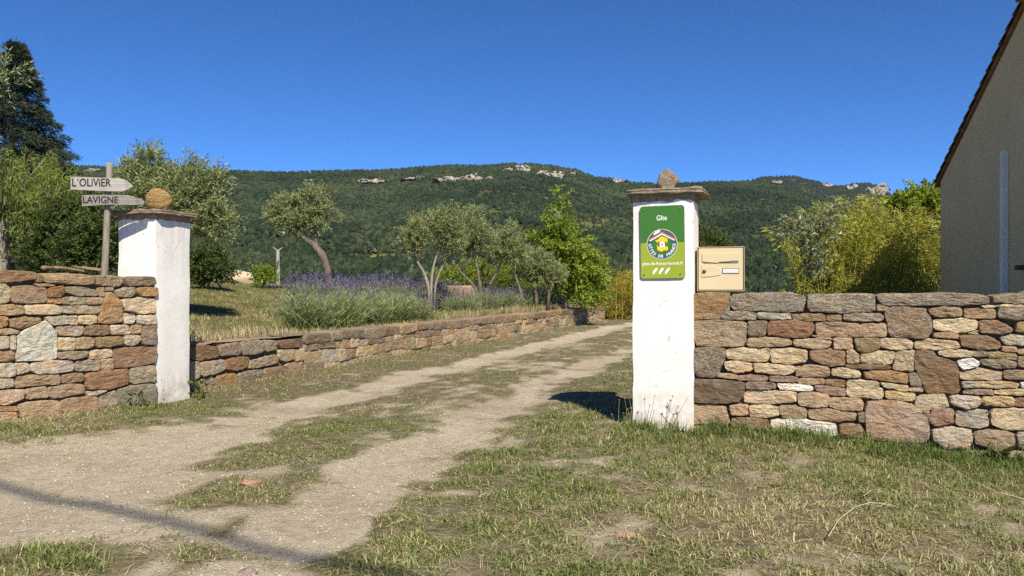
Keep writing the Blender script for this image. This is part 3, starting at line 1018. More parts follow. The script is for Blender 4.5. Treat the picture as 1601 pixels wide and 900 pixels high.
B_ = [('gL', [(5, 38), (380, 32), (390, 70), (385, 133), (200, 138), (10, 132)]), ('g', [(400, 38), (630, 32), (638, 60), (632, 100), (450, 98), (410, 80)]),
      ('t', [(400, 92), (460, 98), (455, 125), (400, 128)]), ('n', [(-80, 145), (110, 145), (112, 185), (-70, 183)]), ('n', [(116, 148), (195, 150), (195, 185), (118, 182)]),
      ('gL', [(208, 142), (430, 142), (438, 180), (350, 190), (210, 183)]), ('b', [(445, 110), (560, 105), (675, 115), (680, 150), (708, 180), (705, 260), (660, 285), (470, 275), (455, 200), (440, 160)]),
      ('t', [(50, 195), (120, 190), (300, 200), (318, 240), (315, 275), (140, 275), (55, 260)]), ('t', [(305, 200), (450, 200), (452, 275), (325, 278), (318, 240)]),
      ('t', [(30, 265), (120, 272), (150, 290), (60, 285)]), ('t', [(155, 280), (255, 282), (262, 345), (155, 345)]), ('h', [(268, 285), (412, 282), (412, 340), (340, 368), (290, 350)]),
      ('c', [(420, 282), (560, 285), (598, 300), (596, 345), (480, 348), (420, 330)]), ('c', [(605, 300), (680, 285), (855, 300), (858, 340), (700, 348), (612, 342)]),
      ('n', [(15, 350), (100, 345), (220, 355), (215, 435), (130, 440), (30, 405)]), ('t', [(225, 350), (260, 345), (296, 380), (294, 425), (225, 422)]),
      ('c', [(302, 375), (420, 355), (500, 355), (505, 380), (475, 430), (310, 425)]), ('c', [(510, 355), (610, 350), (605, 420), (603, 470), (490, 460), (490, 435)]),
      ('b', [(220, 430), (430, 432), (480, 440), (470, 460), (230, 450)]), ('t', [(-60, 440), (60, 435), (130, 445), (130, 500), (0, 505), (-60, 495)]),
      ('c', [(142, 455), (200, 448), (300, 465), (306, 505), (220, 505), (145, 490)]), ('o', [(322, 470), (440, 462), (570, 480), (570, 540), (420, 520), (325, 505)]),
      ('g', [(575, 482), (620, 480), (650, 530), (645, 555), (580, 550)]), ('t', [(-40, 508), (100, 510), (105, 540), (-40, 540)]), ('b', [(108, 515), (218, 518), (216, 558), (110, 545)]),
      ('c', [(230, 515), (408, 525), (410, 560), (440, 570), (430, 625), (230, 610)]), ('c', [(412, 527), (650, 562), (662, 584), (540, 577), (440, 562)]),
      ('m', [(45, 545), (120, 550), (220, 565), (220, 608), (120, 600), (50, 575)]), ('y', [(440, 575), (610, 590), (615, 610), (590, 640), (450, 620)]),
      ('c', [(-45, 590), (50, 588), (128, 600), (120, 665), (60, 675), (-40, 660)]), ('t', [(130, 615), (300, 618), (318, 640), (315, 690), (200, 690), (125, 665)]),
      ('t', [(10, 685), (120, 680), (285, 705), (290, 745), (170, 750), (12, 735)]), ('m', [(292, 705), (325, 700), (325, 755), (295, 750)]),
      ('p', [(335, 645), (430, 630), (510, 632), (580, 650), (660, 700), (690, 760), (695, 820), (670, 870), (500, 865), (340, 845), (328, 740)]),
      ('n', [(190, 768), (300, 765), (320, 800), (315, 845), (190, 838)]), ('k', [(200, 852), (330, 856), (330, 900), (200, 895)]), ('k', [(340, 856), (500, 874), (672, 880), (672, 930), (340, 910)])]
trace(FR, wall_r, B_, 1260, 450, 3.6, 200, gain=1.06)
trace(FR, wall_r, [('b', [(320, 350), (410, 345), (430, 375), (510, 400), (535, 420), (540, 490), (552, 545), (520, 570), (490, 555), (410, 572), (375, 550), (345, 470), (318, 430)]),
                   ('m', [(352, 652), (388, 650), (398, 722), (380, 692)])], 1330, 440, 3.214, 290)
C_ = [('c', [(-25, 565), (115, 550), (148, 618), (0, 640), (-35, 630)]), ('gL', [(-70, 30), (230, 28), (350, 40), (355, 80), (200, 92), (-75, 88)]), ('k', [(378, 38), (600, 30), (600, 85), (460, 80), (375, 72)]),
      ('c', [(305, 91), (460, 87), (600, 90), (600, 101), (330, 101)]), ('n', [(38, 110), (110, 97), (205, 100), (212, 130), (200, 152), (90, 152), (40, 135)]), ('n', [(222, 105), (380, 105), (392, 140), (380, 160), (225, 155)]),
      ('gL', [(395, 105), (600, 105), (600, 170), (480, 168), (395, 150)]), ('c', [(58, 165), (200, 158), (295, 170), (290, 215), (200, 237), (65, 215)]), ('n', [(300, 170), (390, 168), (470, 205), (472, 230), (420, 242), (300, 232)]),
      ('o', [(495, 180), (560, 175), (620, 185), (620, 235), (490, 230)]), ('t', [(60, 235), (150, 232), (192, 240), (190, 265), (62, 255)]), ('t', [(240, 237), (290, 220), (298, 242)]),
      ('b', [(198, 250), (270, 244), (340, 248), (418, 285), (400, 318), (300, 320), (200, 300)]), ('l', [(412, 250), (470, 242), (620, 245), (620, 300), (450, 295), (415, 270)]),
      ('c', [(85, 325), (200, 320), (266, 330), (265, 358), (130, 360), (90, 345)]), ('g', [(270, 322), (340, 325), (340, 355), (270, 355)]), ('t', [(420, 305), (490, 308), (492, 332), (420, 328)]),
      ('h', [(345, 332), (470, 334), (495, 345), (492, 375), (345, 364)]), ('k', [(310, 370), (450, 374), (495, 385), (490, 415), (400, 420), (312, 400)]), ('w', [(188, 380), (265, 365), (298, 385), (295, 410), (215, 425), (190, 400)]),
      ('c', [(192, 435), (320, 420), (418, 440), (415, 475), (370, 482), (200, 475)]), ('n', [(425, 430), (600, 428), (600, 478), (430, 472)]), ('l', [(210, 490), (280, 488), (282, 518), (215, 520)]),
      ('y', [(285, 485), (460, 490), (510, 500), (505, 520), (285, 520)]), ('m', [(220, 530), (372, 528), (370, 558), (220, 550)]), ('y', [(378, 530), (560, 525), (600, 530), (600, 560), (380, 552)]),
      ('l', [(150, 560), (308, 565), (300, 615), (230, 630), (155, 605)]), ('y', [(312, 565), (480, 565), (478, 618), (330, 612), (310, 590)]), ('r', [(485, 575), (600, 572), (600, 622), (485, 615)]),
      ('m', [(50, 635), (110, 625), (165, 632), (168, 705), (80, 720), (45, 700)]), ('l', [(178, 640), (260, 635), (348, 640), (350, 715), (300, 732), (180, 715)]), ('c', [(362, 630), (470, 624), (600, 630), (600, 740), (440, 738), (360, 710)]),
      ('l', [(58, 735), (160, 725), (262, 740), (268, 800), (250, 835), (130, 835), (58, 790)]), ('n', [(272, 750), (400, 738), (480, 755), (484, 830), (400, 842), (275, 810)]), ('l', [(495, 755), (560, 745), (620, 748), (620, 850), (510, 830)]),
      ('m', [(0, 645), (40, 640), (45, 700)]), ('k', [(0, 830), (50, 838), (160, 850), (160, 930), (0, 925)]), ('k', [(180, 850), (350, 850), (360, 930), (190, 930)]), ('k', [(365, 860), (620, 855), (620, 935), (370, 935)]),
      ('n', [(500, 320), (600, 318), (600, 345), (500, 345)]), ('h', [(500, 355), (600, 352), (600, 420), (500, 410)]), ('w', [(520, 492), (600, 490), (600, 520), (520, 518)])]
trace(FR, wall_r, C_, 1440, 450, 3.333, 300, gain=1.06)
uR = FR.px(1622, 600)[0]
courses(FR, wall_r, uR, uR + 1.3, -0.2, 0.955, 5)
mb = MB()
mb.box((0.5 * (uR + 1.3), 0.21, 0.355), (uR + 1.29, 0.36, 1.14))
mb.build("wall_core", M["core"], wall_r)

# ---- left wall, flaring out from the left pillar
FL = Frame(CL, math.pi / 2 - FLARE)
wall_l = tag(FL.empty("stone_wall"), "tall dry stone wall with big grey stone, beside the left pillar", "wall")
L_ = [('b', [(-30, 48), (150, 50), (200, 58), (190, 92), (100, 108), (-30, 116)]), ('n', [(190, 120), (300, 121), (310, 133), (210, 136)]), ('n', [(234, 62), (400, 65), (528, 75), (528, 118), (480, 128), (244, 112)]),
      ('b', [(207, 65), (230, 70), (238, 110), (195, 112)]), ('bL', [(535, 75), (680, 78), (690, 110), (660, 138), (540, 128)]), ('g', [(694, 82), (876, 80), (880, 120), (840, 132), (715, 132), (697, 105)]),
      ('c', [(-30, 120), (35, 122), (66, 160), (40, 225), (-30, 235)]), ('t', [(72, 137), (160, 133), (258, 142), (262, 200), (258, 228), (62, 228), (60, 190)]), ('r', [(264, 147), (350, 130), (358, 175), (330, 198), (267, 195)]),
      ('k', [(362, 135), (450, 138), (546, 157), (545, 190), (440, 190), (367, 167)]), ('o', [(268, 206), (343, 203), (347, 232), (268, 229)]), ('k', [(350, 196), (480, 196), (478, 235), (350, 235)]),
      ('t', [(483, 199), (570, 197), (573, 225), (560, 235), (485, 235)]), ('n', [(551, 142), (582, 142), (582, 190), (551, 190)]), ('o', [(592, 168), (625, 167), (680, 225), (686, 330), (600, 345), (550, 340), (562, 250)]),
      ('g', [(587, 143), (628, 141), (628, 160), (592, 160)]), ('k', [(642, 162), (700, 142), (755, 138), (763, 170), (730, 195), (652, 192)]), ('o', [(768, 142), (885, 140), (885, 190), (800, 190), (768, 167)]),
      ('c', [(677, 207), (800, 200), (880, 202), (880, 280), (800, 290), (692, 262)]), ('t', [(-30, 240), (125, 240), (130, 290), (60, 298), (-30, 298)]), ('c', [(136, 242), (300, 237), (338, 252), (338, 292), (142, 292)]),
      ('k', [(344, 244), (450, 242), (560, 242), (560, 270), (545, 290), (350, 286)]), ('o', [(-30, 302), (38, 307), (38, 355), (0, 372), (-30, 371)]), ('n', [(50, 320), (130, 307), (230, 312), (232, 335), (110, 376), (48, 360)]),
      ('t', [(-30, 376), (60, 374), (106, 386), (105, 402), (-30, 408)]), ('l', [(252, 305), (330, 299), (387, 302), (385, 345), (300, 356), (262, 330)]), ('c', [(391, 302), (431, 302), (432, 350), (393, 350)]),
      ('c', [(437, 302), (540, 297), (540, 340), (500, 350), (437, 342)]), ('l', [(691, 287), (750, 284), (763, 320), (740, 345), (691, 340)]), ('l', [(771, 300), (876, 297), (876, 346), (790, 350), (769, 335)]),
      ('b', [(692, 264), (758, 276), (750, 281), (692, 273)]), ('G', [(90, 410), (180, 360), (265, 327), (320, 400), (319, 540), (260, 550), (85, 555), (83, 500)]), ('l', [(-30, 415), (51, 415), (39, 485), (-30, 488)]),
      ('l', [(56, 415), (82, 413), (78, 488), (50, 485)]), ('n', [(-30, 496), (74, 493), (75, 545), (50, 555), (-30, 558)]), ('k', [(312, 364), (470, 357), (467, 395), (440, 415), (330, 410)]),
      ('b', [(482, 354), (609, 352), (613, 400), (560, 411), (467, 408)]), ('l', [(619, 352), (724, 352), (727, 405), (620, 405)]), ('t', [(736, 354), (796, 354), (789, 400), (736, 400)]), ('g', [(801, 357), (876, 354), (876, 460), (801, 465), (794, 410)]),
      ('c', [(327, 426), (417, 426), (417, 495), (329, 492)]), ('t', [(422, 426), (519, 422), (523, 470), (480, 488), (423, 486)]), ('h', [(524, 422), (689, 417), (689, 460), (620, 477), (542, 479)]), ('l', [(698, 412), (780, 410), (789, 440), (750, 471), (699, 465)]),
      ('k', [(327, 506), (400, 502), (495, 500), (489, 530), (420, 547), (329, 540)]), ('c', [(501, 497), (627, 487), (627, 530), (560, 544), (501, 545)]), ('b', [(636, 487), (760, 477), (876, 474), (876, 560), (800, 580), (700, 591), (639, 590)]),
      ('l', [(-30, 571), (80, 570), (82, 636), (40, 645), (-30, 645)]), ('l', [(86, 570), (160, 569), (164, 612), (88, 634)]), ('l', [(170, 572), (260, 554), (409, 552), (414, 610), (300, 624), (200, 629), (164, 605)]),
      ('l', [(423, 557), (559, 547), (561, 607), (426, 611)]), ('t', [(566, 547), (632, 542), (634, 599), (570, 607)]), ('r', [(479, 627), (600, 607), (721, 599), (724, 680), (620, 714), (481, 714)]),
      ('k', [(731, 597), (872, 577), (876, 670), (736, 684)]), ('l', [(-30, 651), (69, 654), (71, 700), (0, 711), (-30, 711)]), ('t', [(76, 647), (200, 634), (334, 630), (339, 685), (180, 694), (79, 704)]),
      ('n', [(346, 632), (465, 624), (467, 665), (370, 681), (346, 675)]), ('p', [(-30, 720), (134, 714), (129, 765), (40, 799), (-30, 803)]), ('t', [(139, 716), (261, 697), (267, 760), (151, 769)]),
      ('t', [(271, 702), (400, 684), (470, 687), (471, 735), (300, 767), (271, 750)]), ('l', [(479, 730), (540, 722), (600, 720), (530, 750), (500, 755)]), ('n', [(346, 772), (480, 757), (547, 752), (545, 850), (350, 850)]),
      ('k', [(551, 757), (648, 717), (659, 800), (640, 860), (547, 865)]), ('k', [(656, 717), (750, 692), (876, 682), (876, 830), (760, 850), (667, 850)]), ('o', [(-30, 816), (94, 809), (97, 835), (-30, 840)]),
      ('t', [(101, 802), (180, 782), (334, 777), (341, 870), (120, 875)]), ('t', [(-30, 846), (94, 842), (97, 910), (-30, 910)])]
trace(FL, wall_l, L_, 0, 410, 3.6, 400, gain=1.16)
uL = FL.px(-9, 500)[0]
courses(FL, wall_l, uL - 1.2, uL - 0.004, -0.05, 1.10, 6)
mb = MB()
mb.box((0.5 * (uL - 1.19), 0.20, 0.49), (-(uL - 1.19) - 0.01, 0.34, 1.14))
mb.build("wall_core", M["core"], wall_l)

# ---- low retaining wall along the drive
FW = Frame(LW0, math.atan2(LWD[1], LWD[0]))
wall_g = tag(FW.empty("retaining_wall"), "long low dry stone wall holding back the lavender garden", "wall")
E_ = [('r', [(40, 398), (180, 382), (320, 400), (320, 500), (130, 540), (40, 510)]), ('g', [(330, 395), (540, 350), (555, 440), (520, 480), (330, 490)]), ('g', [(560, 350), (770, 330), (785, 440), (700, 470), (562, 480)]),
      ('k', [(792, 332), (908, 340), (912, 430), (800, 445)]), ('r', [(920, 340), (1130, 320), (1140, 400), (950, 415)]), ('l', [(34, 545), (125, 548), (130, 700), (38, 745)]), ('l', [(137, 557), (390, 527), (398, 620), (330, 660), (150, 700)]),
      ('o', [(410, 532), (500, 495), (640, 502), (620, 600), (500, 640), (408, 620)]), ('k', [(648, 540), (900, 474), (930, 530), (900, 570), (650, 620)]), ('c', [(938, 430), (1090, 422), (1095, 520), (1000, 550), (940, 520)]),
      ('k', [(38, 760), (290, 705), (296, 800), (180, 900), (38, 920)]), ('o', [(305, 695), (505, 662), (515, 830), (310, 870)]), ('g', [(522, 664), (770, 624), (775, 800), (522, 830)]), ('n', [(782, 622), (990, 594), (1040, 770), (790, 800)]),
      ('t', [(1000, 572), (1190, 545), (1190, 740), (1050, 765)]), ('c', [(1104, 430), (1190, 420), (1190, 530), (1104, 545)])]
trace(FW, wall_g, E_, 290, 480, 6.43, 520, depth=0.18)
uW = FW.px(476, 560)[0]
courses(FW, wall_g, uW, LWLEN, -0.06, 0.432, 7, wmin=0.13, wmax=0.46, hmin=0.075, hmax=0.16, cap=0.125, depth=0.18, palette='ttccgklntypltc')
mb = MB()
mb.box((LWLEN / 2 - 0.05, 0.17, 0.16), (LWLEN + 0.08, 0.28, 0.46))
mb.build("wall_core", M["core"], wall_g)
for kk in range(34):                        # flat coping stones over the core, behind the face stones
    rg = np.random.default_rng(8000 + kk)
    a = kk * LWLEN / 34; b = a + LWLEN / 34 - 0.01
    mb = MB()
    nn = 8
    xx = np.linspace(a, b, nn)
    V, Q = [], []
    for j, v in enumerate(np.linspace(0.02, 0.42, 5)):
        V.append(np.c_[xx + rg.normal(0, 0.006, nn), np.full(nn, v) + rg.normal(0, 0.008, nn), 0.424 + rg.normal(0, 0.005, nn) - (0.02 if j == 4 else 0)])
    V.append(np.c_[xx, np.full(nn, 0.42), np.full(nn, 0.3)])
    V = np.vstack(V)
    bi = (np.arange(5)[:, None] * nn + np.arange(nn - 1)[None, :]).ravel()
    c = V.mean(axis=0)
    mb.add(V - c, np.c_[bi, bi + 1, bi + nn + 1, bi + nn])
    o = mb.build("coping_stone", M["stone"], wall_g, True, c)
    o.color = (*jit(SC[rg.choice(list('gnkgt'))], rg), 0.7)


# ------------------------------------------------------------------ pillars
def rough_box(sx, sy, sz, n=(7, 7, 24), amp=0.0025, seed=1, rnd=0.007):
    """a plastered pier: slightly wavy faces, worn rounded arrises"""
    V, Q = [], []
    def face(o, a, b, na, nb):
        base = sum(len(v) for v in V)
        g = np.array([[o + a * i / na + b * j / nb for i in range(na + 1)] for j in range(nb + 1)]).reshape(-1, 3)
        V.append(g)
        for j in range(nb):
            for i in range(na):
                k = base + j * (na + 1) + i
                Q.append([k, k + 1, k + na + 2, k + na + 1])
    X_, Y_, Z_ = np.array([sx, 0, 0.]), np.array([0, sy, 0.]), np.array([0, 0, sz])
    O = np.zeros(3)
    face(O, X_, Z_, n[0], n[2]); face(O + X_, Y_, Z_, n[1], n[2]); face(O + X_ + Y_, -X_, Z_, n[0], n[2]); face(O + Y_, -Y_, Z_, n[1], n[2])
    face(O + Z_, X_, Y_, n[0], n[1])
    V = np.vstack(V)
    c = np.array([sx / 2, sy / 2, sz / 2])
    d = V - c
    nrm = np.zeros_like(d)
    ex = np.abs(np.abs(d[:, 0]) - sx / 2) < 1e-6; ey = np.abs(np.abs(d[:, 1]) - sy / 2) < 1e-6
    nrm[ex, 0] = np.sign(d[ex, 0]); nrm[ey, 1] = np.sign(d[ey, 1])
    a = (fbm(V[:, 0] * 6 + seed, V[:, 1] * 6, V[:, 2] * 6, seed=seed, octv=3) - 0.5) * 2 * amp
    corner = ex & ey
    V = V + nrm * a[:, None]
    V[corner] -= nrm[corner] * (rnd * (0.3 + 0.9 * vnoise(V[corner, 2] * 9, V[corner, 0] * 7, seed=seed + 5)))[:, None]
    return V, np.array(Q)


def slab(par, name, w, d, t, z, seed, over=0.05, lich=0.8, col='g', cx=0.0, cy=0.0):
    rg = np.random.default_rng(seed)
    n = 36
    th = np.linspace(0, 2 * np.pi, n, endpoint=False)
    sq = 1 / np.maximum(np.abs(np.cos(th)), np.abs(np.sin(th)))
    sq = np.minimum(sq, 1.36)
    r = sq * (1 + (vnoise(np.cos(th) * 2 + seed, np.sin(th) * 2, seed=seed) - 0.5) * 0.10 + rg.normal(0, 0.012, n))
    X_ = np.cos(th) * r * (w / 2 + over); Y_ = np.sin(th) * r * (d / 2 + over)
    rings = [(0.0, -t / 2), (0.8, -t / 2), (0.975, -t / 2 + 0.002), (1.0, -t * 0.30), (0.975, -t * 0.02), (0.99, t * 0.2), (0.965, t / 2 - 0.003), (0.6, t / 2), (0.0, t / 2)]
    V = []
    for (s, zz) in rings:
        V.append(np.c_[X_ * s, Y_ * s, zz + (fbm(X_ * s * 14 + seed, Y_ * s * 14, np.full(n, zz * 50), seed=seed, gain=0.65) - 0.5) * 0.026])
    V = np.vstack(V)
    i = np.arange(n); k = (i + 1) % n
    Q = np.vstack([np.c_[a * n + i, a * n + k, (a + 1) * n + k, (a + 1) * n + i] for a in range(len(rings) - 1)])
    return link(name, np_mesh(name, V, [Q], False), M["stone"], par, (cx, cy, z), (*SC[col], lich))


def rock_mesh(name, sx, sy, sz, seed, amp=0.35, planes=20):
    import bmesh
    bm = bmesh.new()
    bmesh.ops.create_icosphere(bm, subdivisions=4, radius=1.0)
    V = np.array([v.co[:] for v in bm.verts]); T = np.array([[v.index for v in f.verts] for f in bm.faces])
    bm.free()
    rg = np.random.default_rng(seed)
    pl = unit(rg.normal(0, 1, (planes, 3)))
    for p in pl:                                # split planes give the facets
        h = V @ p; lim = rg.uniform(0.55, 0.85)
        V = V - np.maximum(h - lim, 0)[:, None] * p
    V = V * (1 + amp * 0.35 * (fbm(V[:, 0] * 2.4 + seed, V[:, 1] * 2.4, V[:, 2] * 2.4, seed=seed, octv=4) - 0.5))[:, None]
    V = V / np.abs(V).max(axis=0)
    return V * np.array([sx, sy, sz]) / 2, T


S_ = 0.42
pil_r = tag(empty("gate_pillar", (RL[0], RL[1], 0), -ROT), "white rendered gate pillar carrying the green plaque", "pillar", "white gate pillars")
V, Q = rough_box(S_, S_, 1.70, seed=3); V[:, 2] -= 0.08
link("shaft", np_mesh("shaft", V, [Q], True), M["stucco"], pil_r)
slab(pil_r, "capstone", S_ + 0.03, S_ + 0.03, 0.044, 1.643, 31, 0.042, cx=S_ / 2 + 0.012, cy=S_ / 2)


def mortar_shade(par, s, z, x0, seed):
    """ragged bed of brown mortar between render and capstone, cap shade put into its brown, a little proud of the render"""
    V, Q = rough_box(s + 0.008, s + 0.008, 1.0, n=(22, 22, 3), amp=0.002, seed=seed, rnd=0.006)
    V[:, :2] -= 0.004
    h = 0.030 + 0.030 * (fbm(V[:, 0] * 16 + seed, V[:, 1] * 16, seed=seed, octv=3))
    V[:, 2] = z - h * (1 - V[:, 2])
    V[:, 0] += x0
    return link("mortar_shade_band", np_mesh("mortar_shade_band", V, [Q], True), M["mortar_shade"], par)


M["mortar_shade"] = plain("brown_mortar_cap_shade", (0.27, 0.205, 0.135), 0.95, 0.1, 0.35, 25)  # bedding brown, darkened to carry the cap's shadow too
mortar_shade(pil_r, S_, 1.623, 0.0, 5)
SL = 0.41
pil_l = tag(empty("gate_pillar", (CL[0], CL[1], 0), -ROT), "white rendered gate pillar behind the arrow boards, left of the drive", "pillar", "white gate pillars")
V, Q = rough_box(SL, SL, 1.68, seed=9); V[:, 2] -= 0.08; V[:, 0] -= SL
lshaft = link("shaft", np_mesh("shaft", V, [Q], True), M["stucco"], pil_l)
slab(pil_l, "capstone", SL + 0.03, SL + 0.03, 0.042, 1.622, 47, 0.042, cx=-SL / 2, cy=SL / 2)

mortar_shade(pil_l, SL, 1.603, -SL, 6)
p = at(1041, 281, 5.50)
V, T = rock_mesh("rock", 0.185, 0.16, 0.185, 5, 0.6)
V[:, 2] = np.maximum(V[:, 2], -0.075)
V[:, 0] *= 1 - 0.42 * (V[:, 2] / 0.0875)
V[:, 1] *= 1 - 0.42 * (V[:, 2] / 0.0875)
o = link("rock", np_mesh("rock", V, [T], True), M["stone"], None, (p[0], p[1], 1.662 + 0.075), (*SC['g'], 0.75))
o["label"] = "pointed grey rock on top of the plaque pillar"; o["category"] = "rock"
p = at(247, 304, 6.72)
V, T = rock_mesh("rock", 0.265, 0.12, 0.225, 18, amp=1.1, planes=0)
o = link("rock", np_mesh("rock", V, [T], True), M["stone"], None, (p[0], p[1], 1.640 + 0.098), (0.36, 0.235, 0.09, 0.5))
o.rotation_euler = (0.12, 0.06, -0.1)
o["label"] = "rounded ochre rock standing on the left pillar"; o["category"] = "rock"

# ------------------------------------------------------------------ lettering helper
_FONT = {}


def glyphs(txt, size, bold=0.0, spacing=1.0):
    cu = bpy.data.curves.new("lettering", 'FONT')
    cu.body = txt; cu.size = size; cu.align_x = 'CENTER'; cu.align_y = 'CENTER'
    cu.offset = bold; cu.space_character = spacing; cu.resolution_u = 3
    ob = bpy.data.objects.new("lettering", cu)
    me = bpy.data.meshes.new_from_object(ob)
    V = np.array([v.co[:] for v in me.vertices]); 
    T = []
    me.calc_loop_triangles()
    for t in me.loop_triangles: T.append(tuple(t.vertices))
    bpy.data.objects.remove(ob); bpy.data.curves.remove(cu); bpy.data.meshes.remove(me)
    return V[:, :2], np.array(T)


def flat_part(name, pieces, y, mat, par):
    """flat printed shapes at local plane y, facing -Y; pieces = [(V2, T)]"""
    mb = MB()
    for (V, T) in pieces:
        mb.add(np.c_[V[:, 0], np.full(len(V), y), V[:, 1]], None, T)
    return mb.build(name, mat, par)


def poly_piece(P):
    P = np.asarray(P, float); n = len(P)
    i = np.arange(n); k = (i + 1) % n
    return np.vstack([P, P.mean(axis=0)]), np.c_[i, k, np.full(n, n)]


def ring_piece(cx, cz, r0, r1, a0=0, a1=360, n=48):
    th = np.radians(np.linspace(a0, a1, n + 1))
    V = np.vstack([np.c_[cx + r0 * np.cos(th), cz + r0 * np.sin(th)], np.c_[cx + r1 * np.cos(th), cz + r1 * np.sin(th)]])
    i = np.arange(n); m = n + 1
    return V, np.vstack([np.c_[i, i + m, i + m + 1], np.c_[i, i + m + 1, i + 1]])


def band_piece(A, B):
    A = np.asarray(A, float); B = np.asarray(B, float); n = len(A); i = np.arange(n - 1)
    return np.vstack([A, B]), np.vstack([np.c_[i, i + 1, i + 1 + n], np.c_[i, i + 1 + n, i + n]])


# ------------------------------------------------------------------ the plaque
SW, SH = 0.302, 0.500
fp = Frame(RL, -ROT)
c0 = fp.px(1035.3, 378.5)
plq = tag(empty("plaque", tuple(fp.w(c0[0], -0.012)) + (c0[1],), -ROT), "green plaque with a round house emblem, screwed to the pillar", "plaque")
plq.rotation_euler = (0, -0.012, -ROT)
gm = lambda n, c, **k: plain(n, c, 0.35, 0.5, 0.05, 5, **k)
M["sg_dark"] = gm("plaque_dark_green", (0.045, 0.155, 0.014)); M["sg_light"] = gm("plaque_light_green", (0.29, 0.34, 0.018))
M["sg_edge"] = gm("plaque_edge_green", (0.10, 0.14, 0.05))
M["sg_white"] = gm("plaque_white", (0.82, 0.82, 0.76)); M["sg_teal"] = gm("plaque_slate_teal", (0.035, 0.095, 0.085))
M["sg_yellow"] = gm("plaque_yellow", (0.75, 0.56, 0.015)); M["sg_pink"] = gm("plaque_pink", (0.48, 0.16, 0.13)); M["sg_grey"] = gm("plaque_grey", (0.10, 0.085, 0.09))
M["sg_pale"] = gm("plaque_pale_line", (0.55, 0.58, 0.42)); M["sg_brown"] = gm("plaque_brown", (0.16, 0.06, 0.02))


def rrect(w, h, r, n=6):
    P = []
    for cx, cy, a in ((w / 2 - r, h / 2 - r, 0), (-w / 2 + r, h / 2 - r, 90), (-w / 2 + r, -h / 2 + r, 180), (w / 2 - r, -h / 2 + r, 270)):
        for k in range(n + 1):
            t = math.radians(a + 90 * k / n)
            P.append((cx + r * math.cos(t), cy + r * math.sin(t)))
    return np.array(P)


mb = MB(); mb.prism(rrect(SW, SH, 0.022), -0.0015, 0.004); mb.build("plate", M["sg_edge"], plq)
sx = lambda X: (X - 295) / 460 * SW
sz_ = lambda Y: (440 - Y) / 760 * SH
outl = rrect(SW - 0.006, SH - 0.006, 0.019)
zc = sz_(448)
up = [p_ for p_ in outl if p_[1] > zc]; lo = [p_ for p_ in outl if p_[1] <= zc]
W2 = SW / 2 - 0.003
arc = [(x, zc + 0.006 * (1 - (x / W2) ** 2)) for x in np.linspace(-W2, W2, 13)]
flat_part("upper_field", [poly_piece([q for q in outl[:7]] + [q for q in outl[7:14]] + arc)], -0.0021, M["sg_dark"], plq)
flat_part("lower_field", [poly_piece([q for q in outl[14:]] + arc[::-1])], -0.0021, M["sg_light"], plq)
ec = (sx(293), sz_(462)); R_ = 158 / 460 * SW
em = flat_part("emblem", [ring_piece(*ec, 0, R_)], -0.0027, M["sg_teal"], plq)
flat_part("emblem_outline", [ring_piece(*ec, R_ * 0.965, R_ * 1.01)], -0.0033, M["sg_pale"], em)
flat_part("emblem_field", [ring_piece(*ec, 0, R_ * 0.64)], -0.0033, M["sg_dark"], em)
q = lambda a: [(sx(x), sz_(y)) for x, y in a]
flat_part("emblem_sky", [poly_piece(q([(160, 420), (185, 365), (230, 322), (293, 306), (356, 322), (402, 365), (428, 420), (293, 345)]))], -0.0037, M["sg_grey"], em)
flat_part("emblem_roof", [band_piece(q([(160, 424), (293, 348), (430, 424)]), q([(150, 412), (293, 330), (440, 412)]))], -0.0041, M["sg_pink"], em)
flat_part("emblem_roof_edge", [band_piece(q([(172, 428), (293, 362), (418, 428)]), q([(160, 424), (293, 348), (430, 424)]))], -0.0043, M["sg_white"], em)
flat_part("emblem_map", [poly_piece(q([(222, 418), (250, 412), (270, 390), (295, 378), (330, 395), (352, 405), (348, 440), (338, 470), (356, 505), (345, 530), (310, 525), (290, 540), (245, 522), (240, 480), (250, 455)]))], -0.0041, M["sg_yellow"], em)
flat_part("emblem_window", [poly_piece(q([(262, 450), (293, 432), (325, 450), (325, 490), (262, 490)]))], -0.0045, M["sg_white"], em)
flat_part("emblem_shutters", [poly_piece(q([(250, 434), (268, 438), (268, 488), (250, 484)])), poly_piece(q([(322, 438), (340, 434), (340, 484), (322, 488)])), poly_piece(q([(283, 462), (293, 456), (303, 462), (296, 478), (290, 478)]))], -0.0049, M["sg_brown"], em)
flat_part("emblem_smoke", [poly_piece(q([(200, 362), (215, 345), (225, 325), (245, 322), (262, 312), (280, 312), (270, 330), (255, 345), (235, 350), (220, 362)]))], -0.0049, M["sg_white"], em)
pcs = []
txt = "GÎTES DE FRANCE"
angs = np.linspace(183, 357, len(txt))
for ch, a in zip(txt, angs):
    if ch == ' ': continue
    V, T = glyphs(ch, 0.0275, 0.0006)
    t = math.radians(a); rt = t + math.pi / 2
    c_, s_ = math.cos(rt), math.sin(rt)
    V = V @ np.array([[c_, s_], [-s_, c_]]) + np.array([ec[0] + R_ * 0.80 * math.cos(t), ec[1] + R_ * 0.80 * math.sin(t)])
    pcs.append((V, T))
flat_part("emblem_lettering", pcs, -0.0037, M["sg_white"], em)
V, T = glyphs("Gîte", 0.05, 0.0004); V = (V - (V.max(0) + V.min(0)) / 2) * np.array([108 / 460 * SW / np.ptp(V[:, 0]), 54 / 760 * SH / np.ptp(V[:, 1])]) + np.array([sx(293), sz_(186)])
flat_part("heading_lettering", [(V, T)], -0.0029, M["sg_white"], plq)
V, T = glyphs("gites-de-france-herault.fr", 0.030, 0.0003, 1.0)
